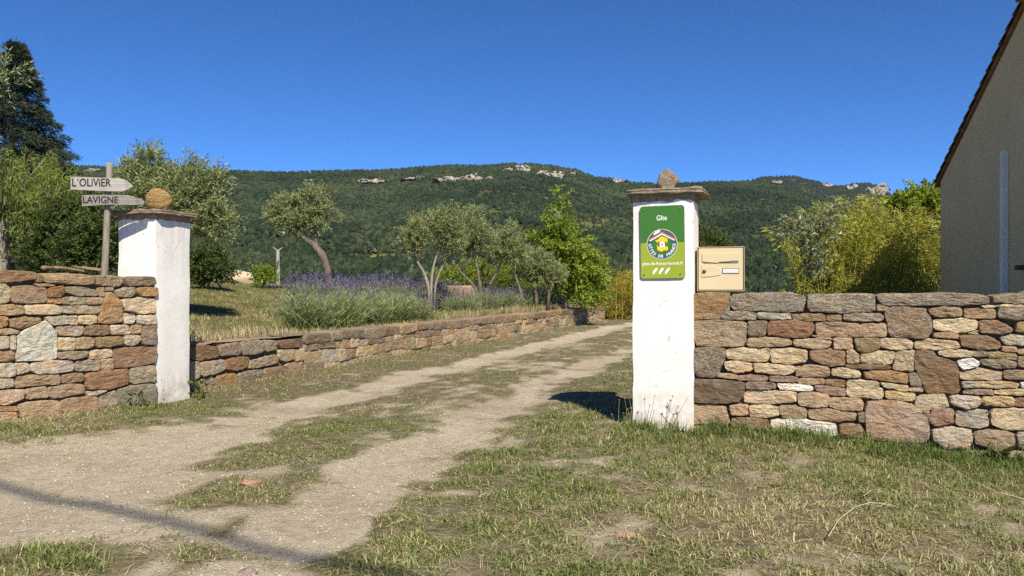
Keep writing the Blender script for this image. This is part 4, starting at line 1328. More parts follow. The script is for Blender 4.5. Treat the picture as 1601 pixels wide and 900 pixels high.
V = V * np.array([(420 / 460 * SW) / np.ptp(V[:, 0]), 1.0]) + np.array([sx(295), sz_(662)])
flat_part("address_lettering", [(V, T)], -0.0029, M["sg_white"], plq)
for x0 in (195, 258, 322):
    flat_part("wheat_ear", [poly_piece(q([(x0 + 2, 780), (x0 - 2, 752), (x0 + 14, 725), (x0 + 30, 710), (x0 + 52, 706), (x0 + 40, 735), (x0 + 22, 758)]))], -0.0029, M["sg_white"], plq)
M["screw"] = plain("zinc_screw", (0.30, 0.30, 0.27), 0.4, 0.5, 0.1, 30, metal=0.8)
for (a, b) in ((110, 100), (482, 94), (103, 776), (478, 772)):
    mb = MB(); mb.tube([(sx(a), -0.0070, sz_(b)), (sx(a), -0.0015, sz_(b))], [0.0055, 0.0062], 10); mb.build("screw", M["screw"], plq)

# ------------------------------------------------------------------ mailbox
M["cream"] = plain("cream_painted_steel", (0.62, 0.50, 0.29), 0.42, 0.45, 0.06, 3)
M["cream_frame"] = plain("beige_frame_steel", (0.40, 0.31, 0.18), 0.5, 0.4, 0.08, 3)  # beige a step darker than the door's cream
M["dark_metal"] = plain("dark_lock_metal", (0.06, 0.055, 0.05), 0.4, 0.5, 0.1, 20)
M["label_white"] = plain("paper_label", (0.62, 0.62, 0.60), 0.6, 0.3, 0.1, 200)
MWd, MHt, MDp = 0.312, 0.302, 0.38
u0 = fr0 = FR.px(1088, 450)[0]
mwp = FR.w(u0 + 0.004, 0.01)
mbx = tag(empty("mailbox", (mwp[0], mwp[1], 0.958), -ROT + 0.05), "cream metal mailbox standing on the stone wall against the pillar", "mailbox")
mb = MB()
t_ = 0.006
mb.box((MWd / 2, MDp / 2, t_ / 2), (MWd, MDp, t_)); mb.box((MWd / 2, MDp / 2, MHt - t_ / 2), (MWd, MDp, t_))
mb.box((t_ / 2, MDp / 2, MHt / 2), (t_, MDp, MHt - 2 * t_)); mb.box((MWd - t_ / 2, MDp / 2, MHt / 2), (t_, MDp, MHt - 2 * t_)); mb.box((MWd / 2, MDp - t_ / 2, MHt / 2), (MWd - 2 * t_, t_, MHt - 2 * t_))
bevel(mb.build("body", M["cream_frame"], mbx), 0.002)
ms = MWd / 290.0                               # door drawn in zoom units
mx = lambda X: (X - 430) * MWd / 287; mz = lambda Y: (812 - Y) * MHt / 272
mb = MB(); mb.prism(rrect(MWd - 0.022, MHt - 0.020, 0.006), -0.004, 0.014)
door = bevel(mb.build("door", M["cream"], mbx, loc=(MWd / 2, 0, MHt / 2)), 0.0015)
dl = lambda P: [(x - MWd / 2, z - MHt / 2) for x, z in P]
mb = MB()
ft = np.linspace(462, 684, 13)
P_ = [(mx(462), mz(582)), (mx(462), mz(628))] + [(mx(x), mz(632 - 7 * math.cos((x - 462) / 222 * 2 * math.pi) * 0.4 + (4 if x < 570 else -3))) for x in ft[1:-1]] + [(mx(684), mz(628)), (mx(684), mz(582))]
mb.prism(dl(P_), -0.0105, -0.004); bevel(mb.build("slot_flap", M["cream"], door), 0.0015)
mb = MB(); mb.box((mx(573) - MWd / 2, -0.0055, mz(638) - MHt / 2), (mx(676) - mx(470), 0.003, 0.004)); mb.build("slot_gap", M["dark_metal"], door)
mb = MB(); mb.prism(dl([(mx(457), mz(725)), (mx(520), mz(722)), (mx(575), mz(712)), (mx(580), mz(685)), (mx(560), mz(668)), (mx(520), mz(658)), (mx(457), mz(655))]), -0.0085, -0.004); bevel(mb.build("lock_plate", M["cream"], door), 0.0015)
mb = MB(); mb.tube([(mx(475) - MWd / 2, -0.015, mz(690) - MHt / 2), (mx(475) - MWd / 2, -0.0085, mz(690) - MHt / 2)], [0.0115, 0.0125], 16); mb.build("lock", M["dark_metal"], door, True)
mb = MB(); mb.prism(dl([(mx(584), mz(704)), (mx(684), mz(704)), (mx(684), mz(672)), (mx(584), mz(672))]), -0.0075, -0.004); mb.build("label_holder", M["dark_metal"], door)
mb = MB(); mb.prism(dl([(mx(587), mz(701)), (mx(681), mz(701)), (mx(681), mz(675)), (mx(587), mz(675))]), -0.0082, -0.0075); mb.build("name_label", M["label_white"], door)

# ------------------------------------------------------------------ wooden signpost
sp_base = at(162, 428, 6.42)
sgn = tag(empty("signpost", (sp_base[0], sp_base[1], 0.7)), "weathered wooden signpost with two arrow boards behind the stone wall", "signpost")
top_ = at(172, 254, 6.42)
rel = lambda p: np.asarray(p) - np.array([sp_base[0], sp_base[1], 0.7])
mb = MB()
pa, pb = rel(at(161.5, 440, 6.42)), rel(top_)
pth = np.array([pa * (1 - t) + pb * t for t in np.linspace(-0.35, 1, 9)]); pth[:, 0] += np.sin(np.linspace(0, 5, 9)) * 0.004
mb.tube(pth, np.linspace(0.030, 0.024, 9), 7)
mb.build("post", M["post_wood"], sgn, True)
M["paint_black"] = plain("worn_black_paint", (0.025, 0.024, 0.024), 0.8, 0.2, 0.5, 60)


M["dark_board"] = make_wood("weathered_darker_board", (0.17, 0.15, 0.125), (0.33, 0.30, 0.26))


def board(pts, depth, txt, tx, ty, tw, th, seed):
    P = [rel(at(a, b, depth)) for a, b in pts]
    P = [(p_[0], p_[2]) for p_ in P][::-1]
    c = np.mean(P, axis=0)
    mb = MB(); mb.prism([(a - c[0], b - c[1]) for a, b in P], -0.012, 0.012)
    o = bevel(mb.build("arrow_board", M["grey_wood" if seed == 1 else "dark_board"], sgn, loc=(c[0], depth - sp_base[1], c[1])), 0.003)
    V, T = glyphs(txt, 0.1, 0.0022)
    V = (V - (V.max(0) + V.min(0)) / 2) * (np.array([tw, th]) * depth / F / np.ptp(V, axis=0))
    ctr = rel(at(tx, ty, depth))
    flat_part("lettering", [(V + np.array([ctr[0] - c[0], ctr[2] - c[1]]), T)], -0.0126, M["paint_black"], o)
    return o


b1 = board([(110.5, 276), (150, 277.5), (190, 279), (197, 282), (208.5, 291), (203, 295), (192, 299.5), (150, 298.5), (111, 296)], 6.375, "L´OLiViER", 144, 285.5, 61, 13, 1)
b1["label"] = "upper pale arrow board lettered in black"
b2 = board([(128, 305), (165, 304.5), (200, 305), (218, 310), (226, 315), (225, 320), (205, 320.5), (165, 320), (129, 322.5)], 6.372, "LAVIGNE", 158, 312.5, 55, 11, 2)
b2["label"] = "lower darker arrow board with fainter lettering"

# ------------------------------------------------------------------ the house at the right
HF = at(1470, 450, 14.9)[:2]
ha = unit(np.array([-0.25, -0.97])); hb = np.array([-ha[1], ha[0]])      # along the gable towards the road; into the house
hb = np.array([0.97, -0.25]) / np.hypot(0.97, 0.25)
h_ang = math.atan2(-ha[1], -ha[0])          # local +x runs away from the road along the gable
hs = tag(empty("house", (HF[0], HF[1], 0), h_ang), "beige rendered house in shade at the photo's right edge", "house")
# local: x = -t (towards road is negative), y = left normal of +x ; house body lies at local -y
GW, EZ, PZ, HL = 8.5, 3.02, 0.455, 9.0
body = [(0, -0.2), (0, EZ), (-GW / 2, EZ + GW / 2 * PZ), (-GW, EZ), (-GW, -0.2)]
mb = MB()
P = np.array(body); n = len(P)
V = np.vstack([np.c_[P[:, 0], np.zeros(n), P[:, 1]], np.c_[P[:, 0], np.full(n, -HL), P[:, 1]]])
mb.add(V, [[i, (i + 1) % n, (i + 1) % n + n, i + n] for i in range(n)], [[0, 2, 1], [0, 3, 2], [0, 4, 3], [n, n + 1, n + 2], [n, n + 2, n + 3], [n, n + 3, n + 4]])
mb.build("wall", M["house"], hs)
M["tile"] = None
k_ = Mat("weathered_clay_tile", 0.9, 0.15)
oi_ = k_.node("ShaderNodeObjectInfo").outputs["Random"]
n_ = k_.noise(k_.coord(), 8, 5, 0.65)
c_ = k_.ramp(n_, [(0.3, (0.085, 0.050, 0.032)), (0.55, (0.20, 0.115, 0.070)), (0.75, (0.30, 0.21, 0.14))])
k_.color(k_.mix(1.0, c_, k_.ramp(oi_, [(0, 0.65), (1, 1.2)]), 'MULTIPLY')); k_.bump(n_, 0.6, 0.01)
M["tile"] = k_.m
roof = None
for side in (0, 1):
    x0 = 0.22 if side == 0 else -GW - 0.22
    z0 = EZ - 0.22 * PZ + 0.02
    xa, za = -GW / 2, EZ + GW / 2 * PZ + 0.02
    mb = MB()
    V = []
    for (x, z) in ((x0, z0), (xa, za)):
        for y in (0.05, -HL - 0.1):
            for dz in (0, 0.035): V.append((x, y, z + dz))
    mb.add(V, [[0, 1, 5, 4], [2, 6, 7, 3], [1, 3, 7, 5], [0, 4, 6, 2], [0, 2, 3, 1], [4, 5, 7, 6]])
    rf = mb.build("roof", M["tile"], hs)
    # verge tiles, each overlapping the one below
    L_s = math.hypot(xa - x0, za - z0); nt = 16; ang = math.atan2(za - z0, xa - x0)
    half = np.linspace(0, math.pi, 9)
    for i in range(nt):
        s0 = L_s * i / nt - 0.03; s1 = L_s * (i + 1) / nt + 0.05
        rows = []
        for (s, r_, lift) in ((s0, 0.075, 0.022), (s1, 0.062, 0.0)):
            cx = x0 + math.cos(ang) * s; cz = z0 + math.sin(ang) * s + 0.03 + lift
            for rr_ in (r_, r_ - 0.016):
                rows.append(np.c_[np.full(9, cx), 0.02 + rr_ * np.cos(half), cz + rr_ * np.sin(half)])
        V = np.vstack(rows); c = V.mean(axis=0)
        def strip(a, b): return [[a * 9 + j, a * 9 + j + 1, b * 9 + j + 1, b * 9 + j] for j in range(8)]
        mb = MB(); mb.add(V - c, strip(0, 2) + strip(3, 1) + strip(1, 0) + strip(2, 3) + [[0, 18, 27, 9], [8, 17, 35, 26]])
        mb.build("roof_tile", M["tile"], rf, True, c)
mb = MB()
for i in range(3):
    mb.tube([(-GW / 2, 0.12 - i * 0.4, EZ + GW / 2 * PZ + 0.12 + 0.02), (-GW / 2, -0.30 - i * 0.4, EZ + GW / 2 * PZ + 0.12)], [0.12, 0.10], 12)
mb.build("ridge_tile", M["tile"], hs, True)
M["pvc"] = plain("pale_grey_plastic", (0.78, 0.71, 0.60), 0.5, 0.4, 0.08, 2)
mb = MB(); xp = -3.48
mb.box((xp, 0.045, 1.5), (0.11, 0.09, 3.05))
bevel(mb.build("duct", M["pvc"], hs), 0.012, 3)
mb = MB(); mb.box((xp - 0.62, 0.06, 1.27), (0.10, 0.1, 0.07)); bevel(mb.build("wall_bracket", M["dark_metal"], hs), 0.01)
# ------------------------------------------------------------------ vegetation
def leaf_arrays(P, D, L, W, rg, fold=0.25, up=None):
    """rhombic leaves: base points P, directions D, lengths L, widths W"""
    n = len(P)
    D = unit(D)
    r = rg.normal(0, 1, (n, 3)) if up is None else up + rg.normal(0, 0.5, (n, 3))
    S = unit(np.cross(D, r)); N = np.cross(S, D)
    L = np.broadcast_to(np.asarray(L, float), (n,))[:, None]; W = np.broadcast_to(np.asarray(W, float), (n,))[:, None]
    mid = P + D * L * 0.45 - N * L * 0.06
    V = np.stack([P, mid + S * W / 2 + N * W * fold, P + D * L - N * L * 0.10, mid - S * W / 2 + N * W * fold], axis=1).reshape(-1, 3)
    Q = np.arange(4 * n).reshape(-1, 4)
    return V, Q


def leaf_mesh(name, P, D, L, W, rg, tint=None, fold=0.25, up=None):
    V, Q = leaf_arrays(P, D, L, W, rg, fold, up)
    if tint is None: tint = rg.uniform(0, 1, len(P))
    return np_mesh(name, V, [Q], False, np.repeat(np.clip(tint, 0, 1), 4))


def in_ball(n, rg, shell=0.35):
    d = unit(rg.normal(0, 1, (n, 3)))
    return d * (rg.uniform(shell ** 3, 1, n) ** (1 / 3))[:, None]


def clumped(lobes, nclump, per, rg, spread=0.13, shell=0.45):
    """points and outward directions in a crown of lobes made of small clumps; lobes = (cx,cy,cz,rx,ry,rz)"""
    vol = np.array([l[3] * l[4] * l[5] for l in lobes]) ** 0.7
    cnt = np.maximum(1, (nclump * vol / vol.sum()).astype(int))
    Ps, Ds, Ts = [], [], []
    for l, c in zip(lobes, cnt):
        b = in_ball(c, rg, shell)
        C = np.array(l[:3]) + b * np.array(l[3:])
        out = unit(b * np.array(l[3:]))
        p = np.repeat(C, per, axis=0) + rg.normal(0, spread, (c * per, 3)) * np.array([1, 1, 0.85])
        Ps.append(p); Ds.append(np.repeat(out, per, axis=0)); Ts.append(np.repeat(rg.normal(0.5, 0.16, c), per))
    return np.vstack(Ps), np.vstack(Ds), np.concatenate(Ts)


def twig_leaves(P, D, ln, m, rg, spread=0.75):
    """m leaves in pairs along each twig"""
    n = len(P)
    D = unit(D)
    s = np.linspace(0.1, 1.0, m)
    side = unit(np.cross(D, rg.normal(0, 1, (n, 3))))
    side2 = np.cross(D, side)
    base = P[:, None, :] + D[:, None, :] * (s[None, :, None] * np.broadcast_to(np.asarray(ln, float), (n,))[:, None, None])
    base = base + np.array([0, 0, -1.0]) * (s[None, :, None] ** 2 * 0.10 * np.broadcast_to(np.asarray(ln, float), (n,))[:, None, None])
    sg = np.where(np.arange(m) % 2 == 0, 1.0, -1.0)[None, :, None]
    alt = ((np.arange(m) // 2) % 2 == 0)[None, :, None]
    sd = np.where(alt, side[:, None, :], side2[:, None, :]) * sg
    d = D[:, None, :] * 0.8 + sd * spread + rg.normal(0, 0.18, (n, m, 3))
    return base.reshape(-1, 3), unit(d.reshape(-1, 3))


def lobes_px(L, depth, flat=1.0, k=1.0):
    out = []
    for l in L:
        px, py, rx, ry = l[:4]; dd = l[4] if len(l) > 4 else 0.0
        c = at(px, py, depth + dd); s = (depth + dd) / F
        out.append((c[0], c[1], c[2], rx * s * k, 0.5 * (rx + ry) * s * flat * k, ry * s * k))
    return out


def path_px(pts, depth, n=9):
    P = np.array([at(p_[0], p_[1], depth + (p_[2] if len(p_) > 2 else 0)) for p_ in pts])
    t = np.linspace(0, 1, len(P)); tt = np.linspace(0, 1, n)
    return np.c_[[np.interp(tt, t, P[:, k]) for k in range(3)]].T


def smooth_path(P):
    Q = P.copy()
    for _ in range(2): Q[1:-1] = 0.25 * Q[:-2] + 0.5 * Q[1:-1] + 0.25 * Q[2:]
    return Q


def plant(name, label, cat, base, group=None):
    return tag(empty(name, tuple(base)), label, cat, group)


def tree(name, label, depth, base_px, trunks, lobes, leaf, nclump, per, m, ll, lw, tl, seed, bark="bark", up=0.5, group=None, spread=0.13, cat="tree", limbs=14, shell=0.45, fold=0.25, tw_spread=0.75, down=0.0):
    rg = np.random.default_rng(seed)
    b = at(base_px[0], base_px[1], depth)
    b[2] = garden_z(b[0], b[1]) if in_garden(b[0], b[1]) else 0.0
    root = plant(name, label, cat, b, group)
    LB = lobes_px(lobes, depth, 1.0, 0.74 if name == 'olive_tree' else 0.92)
    mb = MB()
    ends = []
    for tr in trunks:
        pts, r0, r1 = tr
        P = smooth_path(path_px(pts, depth, 10))
        if pts[0][1] >= 425: P[0, 2] = min(P[0, 2], b[2] - 0.03)
        P = P + rg.normal(0, 0.01, P.shape) * np.linspace(0, 1, 10)[:, None]
        mb.tube(P - b, np.linspace(r0, r1, 10) * (1 + 0.12 * rg.normal(0, 1, 10).clip(-1, 1)), 8)
        ends.append((P[-1], r1)); ends.append((P[6], r1 * 1.2))
    for k in range(limbs):
        e, r = ends[rg.integers(len(ends))]
        l = LB[rg.integers(len(LB))]
        tgt = np.array(l[:3]) + in_ball(1, rg, 0.3)[0] * np.array(l[3:]) * 0.75
        mid = 0.5 * (e + tgt) + rg.normal(0, 0.06, 3)
        P = smooth_path(np.array([e, 0.5 * (e + mid), mid, 0.5 * (mid + tgt), tgt]))
        mb.tube(P - b, np.linspace(r * 0.6, r * 0.12 + 0.003, 5), 5)
    mb.build("trunk", M[bark], root, True)
    P, D, T = clumped(LB, nclump, per, rg, spread, shell)
    d = unit(D * 0.7 + np.array([0, 0, up]) + rg.normal(0, 0.4, P.shape))
    if down: d = unit(d + np.array([0, 0, -down]))
    bp, bd = twig_leaves(P - b, d, rg.uniform(0.7, 1.2, len(P)) * tl, m, rg, tw_spread)
    t = np.repeat(T, m) + rg.normal(0, 0.2, len(bp))
    n = len(bp)
    link("crown", leaf_mesh("crown", bp, bd, rg.uniform(0.7, 1.2, n) * ll, rg.uniform(0.7, 1.2, n) * lw, rg, t, fold), M[leaf], root)
    return root


OG = "olive trees in the garden"
tree("olive_tree", "old leaning olive tree with a twisted trunk behind the lavender", 17.0, (512, 424),
     [([(514, 432), (510, 410), (500, 392), (486, 379), (470, 368), (458, 356)], 0.095, 0.055), ([(500, 392), (492, 372), (494, 352), (498, 335)], 0.04, 0.022), ([(486, 379), (470, 372), (450, 352)], 0.045, 0.026)],
     [(455, 332, 36, 27), (488, 318, 24, 25), (503, 338, 22, 25), (470, 350, 32, 16), (438, 332, 20, 20), (485, 300, 10, 9)], "olive_leaf", 150, 9, 10, 0.075, 0.021, 0.17, 21, group=OG, spread=0.075)
tree("olive_tree", "smallest slender olive tree, first right of the leaning one", 15.5, (672, 452),
     [([(672, 456), (664, 430), (652, 408), (648, 392)], 0.035, 0.018)], [(646, 372, 15, 26), (650, 352, 10, 12), (640, 388, 10, 12)], "olive_leaf", 48, 9, 10, 0.07, 0.019, 0.15, 22, bark="pale_bark", group=OG, spread=0.07, limbs=6)
tree("olive_tree", "taller slender olive with pale forked stems right of smallest olive", 15.7, (678, 452),
     [([(674, 456), (674, 430), (680, 405), (688, 390)], 0.032, 0.018), ([(678, 456), (684, 432), (694, 412), (700, 400)], 0.028, 0.015)],
     [(696, 358, 22, 26), (688, 345, 14, 14), (712, 385, 16, 20), (705, 335, 14, 10)], "olive_leaf", 84, 9, 10, 0.07, 0.019, 0.15, 23, bark="pale_bark", group=OG, spread=0.075, limbs=9)
tree("olive_tree", "middle olive tree with dark bent trunks, third of the slender row", 17.5, (748, 455),
     [([(752, 460), (748, 432), (744, 412), (740, 398)], 0.042, 0.022), ([(748, 458), (735, 440), (720, 425), (712, 414)], 0.035, 0.02)],
     [(742, 366, 24, 28), (755, 378, 18, 20), (728, 372, 16, 24), (738, 338, 12, 10)], "olive_leaf", 92, 9, 10, 0.075, 0.02, 0.16, 24, group=OG, spread=0.08, limbs=10)
tree("olive_tree", "spreading olive with slanting stems left of the bright green tree", 18.2, (765, 458),
     [([(755, 462), (768, 440), (780, 418), (784, 405)], 0.04, 0.022), ([(766, 462), (760, 440), (752, 420)], 0.03, 0.018), ([(816, 462), (808, 440), (802, 420)], 0.04, 0.02)],
     [(788, 382, 28, 24), (802, 392, 22, 24), (775, 390, 16, 20), (796, 362, 14, 10)], "olive_leaf", 100, 9, 10, 0.075, 0.02, 0.16, 25, group=OG, spread=0.085, limbs=10)
tree("olive_tree", "low silvery olive bushing in front of the bright green tree", 18.8, (845, 462),
     [([(838, 468), (836, 448), (838, 425)], 0.045, 0.025), ([(856, 468), (862, 446), (866, 425)], 0.045, 0.025)],
     [(838, 420, 24, 22), (862, 428, 18, 18), (820, 428, 14, 16), (842, 402, 14, 10)], "olive_leaf", 95, 9, 10, 0.075, 0.021, 0.16, 26, group=OG, spread=0.09, limbs=10)
tree("olive_tree", "large olive tree standing right behind the left pillar", 10.5, (250, 440),
     [([(250, 445), (252, 400), (255, 360), (258, 330)], 0.11, 0.06)],
     [(270, 312, 52, 45), (315, 322, 36, 38), (225, 300, 34, 38), (240, 262, 18, 26), (300, 285, 34, 22), (335, 345, 22, 22), (325, 272, 20, 12), (210, 275, 20, 18), (320, 350, 22, 14)], "olive_leaf", 260, 9, 10, 0.075, 0.017, 0.18, 27, group=OG, spread=0.075)
tree("olive_tree", "olive tree reaching its branch tips in before the conifer", 9.2, (-170, 470),
     [([(-170, 480), (-168, 380), (-165, 300), (-150, 240)], 0.12, 0.06)],
     [(-110, 140, 85, 60), (-45, 130, 32, 36), (-170, 180, 90, 60), (0, 112, 12, 18), (-70, 190, 45, 30), (-8, 140, 14, 14)], "olive_leaf", 230, 9, 10, 0.075, 0.017, 0.18, 28, group=OG, spread=0.08)

tree("broadleaf_tree", "bright yellow-green young tree with a narrow tip above the olives", 20.0, (885, 478),
     [([(886, 485), (884, 440), (878, 390), (872, 330)], 0.07, 0.02)],
     [(872, 328, 14, 22), (868, 358, 28, 18), (882, 385, 46, 22), (890, 415, 50, 26), (905, 442, 36, 26), (850, 400, 32, 22), (920, 418, 22, 18), (925, 455, 16, 14), (836, 378, 16, 10)], "bright_leaf", 200, 8, 9, 0.095, 0.055, 0.24, 31, up=0.1, spread=0.10, down=0.35)

# round shrubs and background bushes
tree("shrub", "rounded dark green shrub on the lawn just right of the left pillar", 15.5, (325, 442), [([(325, 446), (325, 430), (326, 415)], 0.03, 0.02)],
     [(326, 412, 30, 28), (310, 420, 20, 20), (345, 418, 16, 22), (322, 395, 20, 14)], "green_leaf", 110, 10, 8, 0.055, 0.032, 0.12, 41, up=0.3, spread=0.08, cat="shrub", limbs=6)
tree("shrub", "dense shrub behind the signpost with reddish green leaves", 11.5, (150, 425), [([(150, 430), (150, 410), (152, 395)], 0.03, 0.02)],
     [(150, 390, 40, 34), (175, 372, 26, 34), (120, 395, 26, 28), (160, 350, 26, 22), (195, 390, 20, 30)], "green_leaf", 190, 10, 8, 0.06, 0.034, 0.13, 42, up=0.3, spread=0.08, cat="shrub", limbs=6)
tree("shrub", "dark shaded evergreen bush filling between willow and signpost", 13.5, (110, 425), [([(110, 430), (108, 400), (108, 380)], 0.04, 0.02)],
     [(108, 380, 40, 44), (90, 345, 30, 30), (130, 335, 26, 26), (75, 395, 30, 28), (150, 330, 22, 28)], "green_leaf", 200, 9, 8, 0.065, 0.036, 0.14, 43, up=0.3, spread=0.1, cat="shrub", limbs=6)
tree("shrub", "small yellowish bush left of the pale utility pole", 17.5, (412, 440), [([(412, 446), (412, 435), (413, 425)], 0.02, 0.012)],
     [(412, 428, 14, 15), (402, 434, 8, 9), (422, 434, 8, 9)], "bright_leaf", 34, 9, 7, 0.05, 0.03, 0.1, 44, up=0.3, spread=0.07, cat="shrub", limbs=4)
tree("shrub", "green shrub top showing behind the mailbox", 17.0, (1105, 470), [([(1105, 480), (1105, 440), (1104, 400)], 0.03, 0.015)],
     [(1108, 385, 26, 22), (1095, 370, 14, 14), (1120, 400, 24, 30), (1105, 425, 30, 30)], "green_leaf", 90, 10, 8, 0.06, 0.03, 0.14, 45, up=0.4, spread=0.09, cat="shrub", limbs=6)
tree("shrub", "pale leaved bush at the left edge of the golden bamboo", 13.2, (1268, 480), [([(1268, 490), (1266, 430), (1264, 380)], 0.014, 0.008)],
     [(1266, 352, 24, 12), (1244, 362, 16, 9), (1290, 345, 18, 12), (1276, 376, 16, 12), (1268, 405, 16, 20)], "pale_leaf", 56, 5, 7, 0.085, 0.036, 0.2, 46, up=0.2, spread=0.08, cat="shrub", limbs=10)
tree("shrub", "low green thicket closing the valley edge behind the olives", 27.0, (760, 450), [([(760, 460), (760, 445), (760, 435)], 0.05, 0.02)],
     [(720, 436, 40, 16), (780, 432, 46, 18), (830, 440, 40, 18), (690, 442, 30, 10), (740, 420, 20, 14)], "bright_leaf", 170, 9, 8, 0.09, 0.04, 0.2, 47, up=0.4, spread=0.14, cat="shrub", limbs=6)
tree("vine", "bright green climber over the bamboo beside the house corner", 17.0, (1440, 470), [([(1440, 480), (1438, 400), (1436, 330)], 0.04, 0.02)],
     [(1440, 316, 34, 12), (1415, 318, 18, 9), (1462, 312, 16, 14)], "bright_leaf", 70, 7, 7, 0.10, 0.075, 0.2, 48, up=0.2, spread=0.1, cat="climber", limbs=8)


def cedar():
    rg = np.random.default_rng(77)
    depth = 25.0
    b = at(10, 450, depth); b[2] = garden_z(b[0], b[1])
    root = plant("cedar_tree", "tall dark conifer with drooping branches at the photo's left edge", "tree", b)
    H = at(25, 62, depth)[2] - b[2]
    mb = MB()
    tp = np.array([at(12, 450, depth) * 0 + [b[0], b[1], b[2] + H * t] for t in np.linspace(-0.02, 1, 10)])
    tp[:, 0] += np.linspace(0, at(25, 62, depth)[0] - b[0], 10)
    mb.tube(tp - b, np.linspace(0.22, 0.015, 10), 8)
    P, D, T = [], [], []
    nb = 300
    for i in range(nb):
        t = rg.uniform(0.10, 0.985)
        az = rg.uniform(0, 2 * np.pi)
        prof = (1 - t) ** 1.0
        ln = (0.16 + 3.6 * prof) * rg.uniform(0.72, 1.12)
        o = np.array([np.interp(t, np.linspace(-0.02, 1, 10), tp[:, k]) for k in range(3)])
        hd = np.array([math.cos(az), math.sin(az), 0])
        s = np.linspace(0, 1, 8)[:, None]
        rise = 0.35 + 0.5 * t
        path = o + hd * ln * s + np.array([0, 0, 1.0]) * ln * (rise * 0.35 * s - 0.32 * s ** 2)
        mb.tube(path - b, np.linspace(0.03 * prof + 0.012, 0.005, 8), 4)
        side = np.array([-math.sin(az), math.cos(az), 0])
        ns = int(90 * (0.35 + prof))
        q = rg.uniform(0.12, 1, ns) ** 0.7
        wid = ln * 0.34 * np.sin(np.clip(q * 2.6 + 0.3, 0, np.pi)) + 0.04
        lat = rg.uniform(-1, 1, ns)
        pts = np.c_[[np.interp(q, s[:, 0], path[:, k]) for k in range(3)]].T + side * (lat * wid)[:, None]
        pts[:, 2] -= np.abs(lat) * wid * 0.35 + rg.uniform(0, 0.05, ns)
        P.append(pts); D.append(unit(hd * 0.8 + side * lat[:, None] * 0.9 + np.array([0, 0, -0.28]) + rg.normal(0, 0.3, (ns, 3)))); T.append(np.full(ns, rg.uniform(0.25, 0.75)))
    mb.build("trunk", M["bark"], root, True)
    P, D, T = np.vstack(P), np.vstack(D), np.concatenate(T)
    k = 5
    P2 = np.repeat(P, k, axis=0) + rg.normal(0, 0.035, (len(P) * k, 3)); D2 = unit(np.repeat(D, k, axis=0) + rg.normal(0, 0.5, (len(P) * k, 3)))
    n = len(P2)
    link("crown", leaf_mesh("crown", P2 - b, D2, rg.uniform(0.10, 0.20, n), rg.uniform(0.018, 0.034, n), rg, np.repeat(T, k) + rg.normal(0, 0.2, n)), M["cedar_leaf"], root)


cedar()


def willow():
    rg = np.random.default_rng(78)
    depth = 14.0
    b = at(4, 440, depth); b[2] = garden_z(b[0], b[1])
    root = plant("willow_tree", "yellow-green weeping willow with a pale trunk before the conifer", "tree", b)
    mb = MB()
    tp = smooth_path(path_px([(3, 445), (4, 400), (2, 365), (6, 340)], depth, 9)); tp[0, 2] = b[2] - 0.05
    mb.tube(tp - b, np.linspace(0.10, 0.07, 9), 8)
    P, D, T = [], [], []
    crotch = tp[-1]
    for i in range(210):
        az = rg.uniform(0, 2 * np.pi); r = rg.uniform(0.2, 1.55); h = rg.uniform(0.1, 1.25) * (1.1 - 0.35 * r / 1.5)
        tip = crotch + np.array([math.cos(az) * r, math.sin(az) * r, h])
        if i < 34:
            m_ = 0.5 * (crotch + tip) + np.array([0, 0, 0.12])
            mb.tube(smooth_path(np.array([crotch, 0.5 * (crotch + m_), m_, 0.5 * (m_ + tip), tip])) - b, np.linspace(0.03, 0.006, 5), 5)
        L = rg.uniform(0.35, 1.25) * (0.65 + 0.35 * r)
        L = min(L, tip[2] - b[2] - 0.05)
        s = np.linspace(0, 1, 26)[:, None]
        out = np.array([math.cos(az), math.sin(az), 0]) * rg.uniform(0.15, 0.5)
        path = tip + out * (s * 0.8 - 0.3 * s ** 2) + np.array([0, 0, -1.0]) * L * s ** 1.5 + np.array([0, 0, 0.10]) * np.sin(s * 3)
        path = path + rg.normal(0, 0.012, path.shape)
        tan = unit(np.gradient(path, axis=0))
        for _ in range(3):
            P.append(path + rg.normal(0, 0.035, path.shape)); D.append(unit(tan + rg.normal(0, 0.45, path.shape))); T.append(np.full(26, rg.normal(0.5, 0.2)))
    mb.build("trunk", M["pale_bark"], root, True)
    P, D, T = np.vstack(P), np.vstack(D), np.concatenate(T)
    n = len(P)
    link("crown", leaf_mesh("crown", P - b, D, rg.uniform(0.07, 0.13, n), rg.uniform(0.012, 0.022, n), rg, T + rg.normal(0, 0.18, n)), M["willow_leaf"], root)


willow()


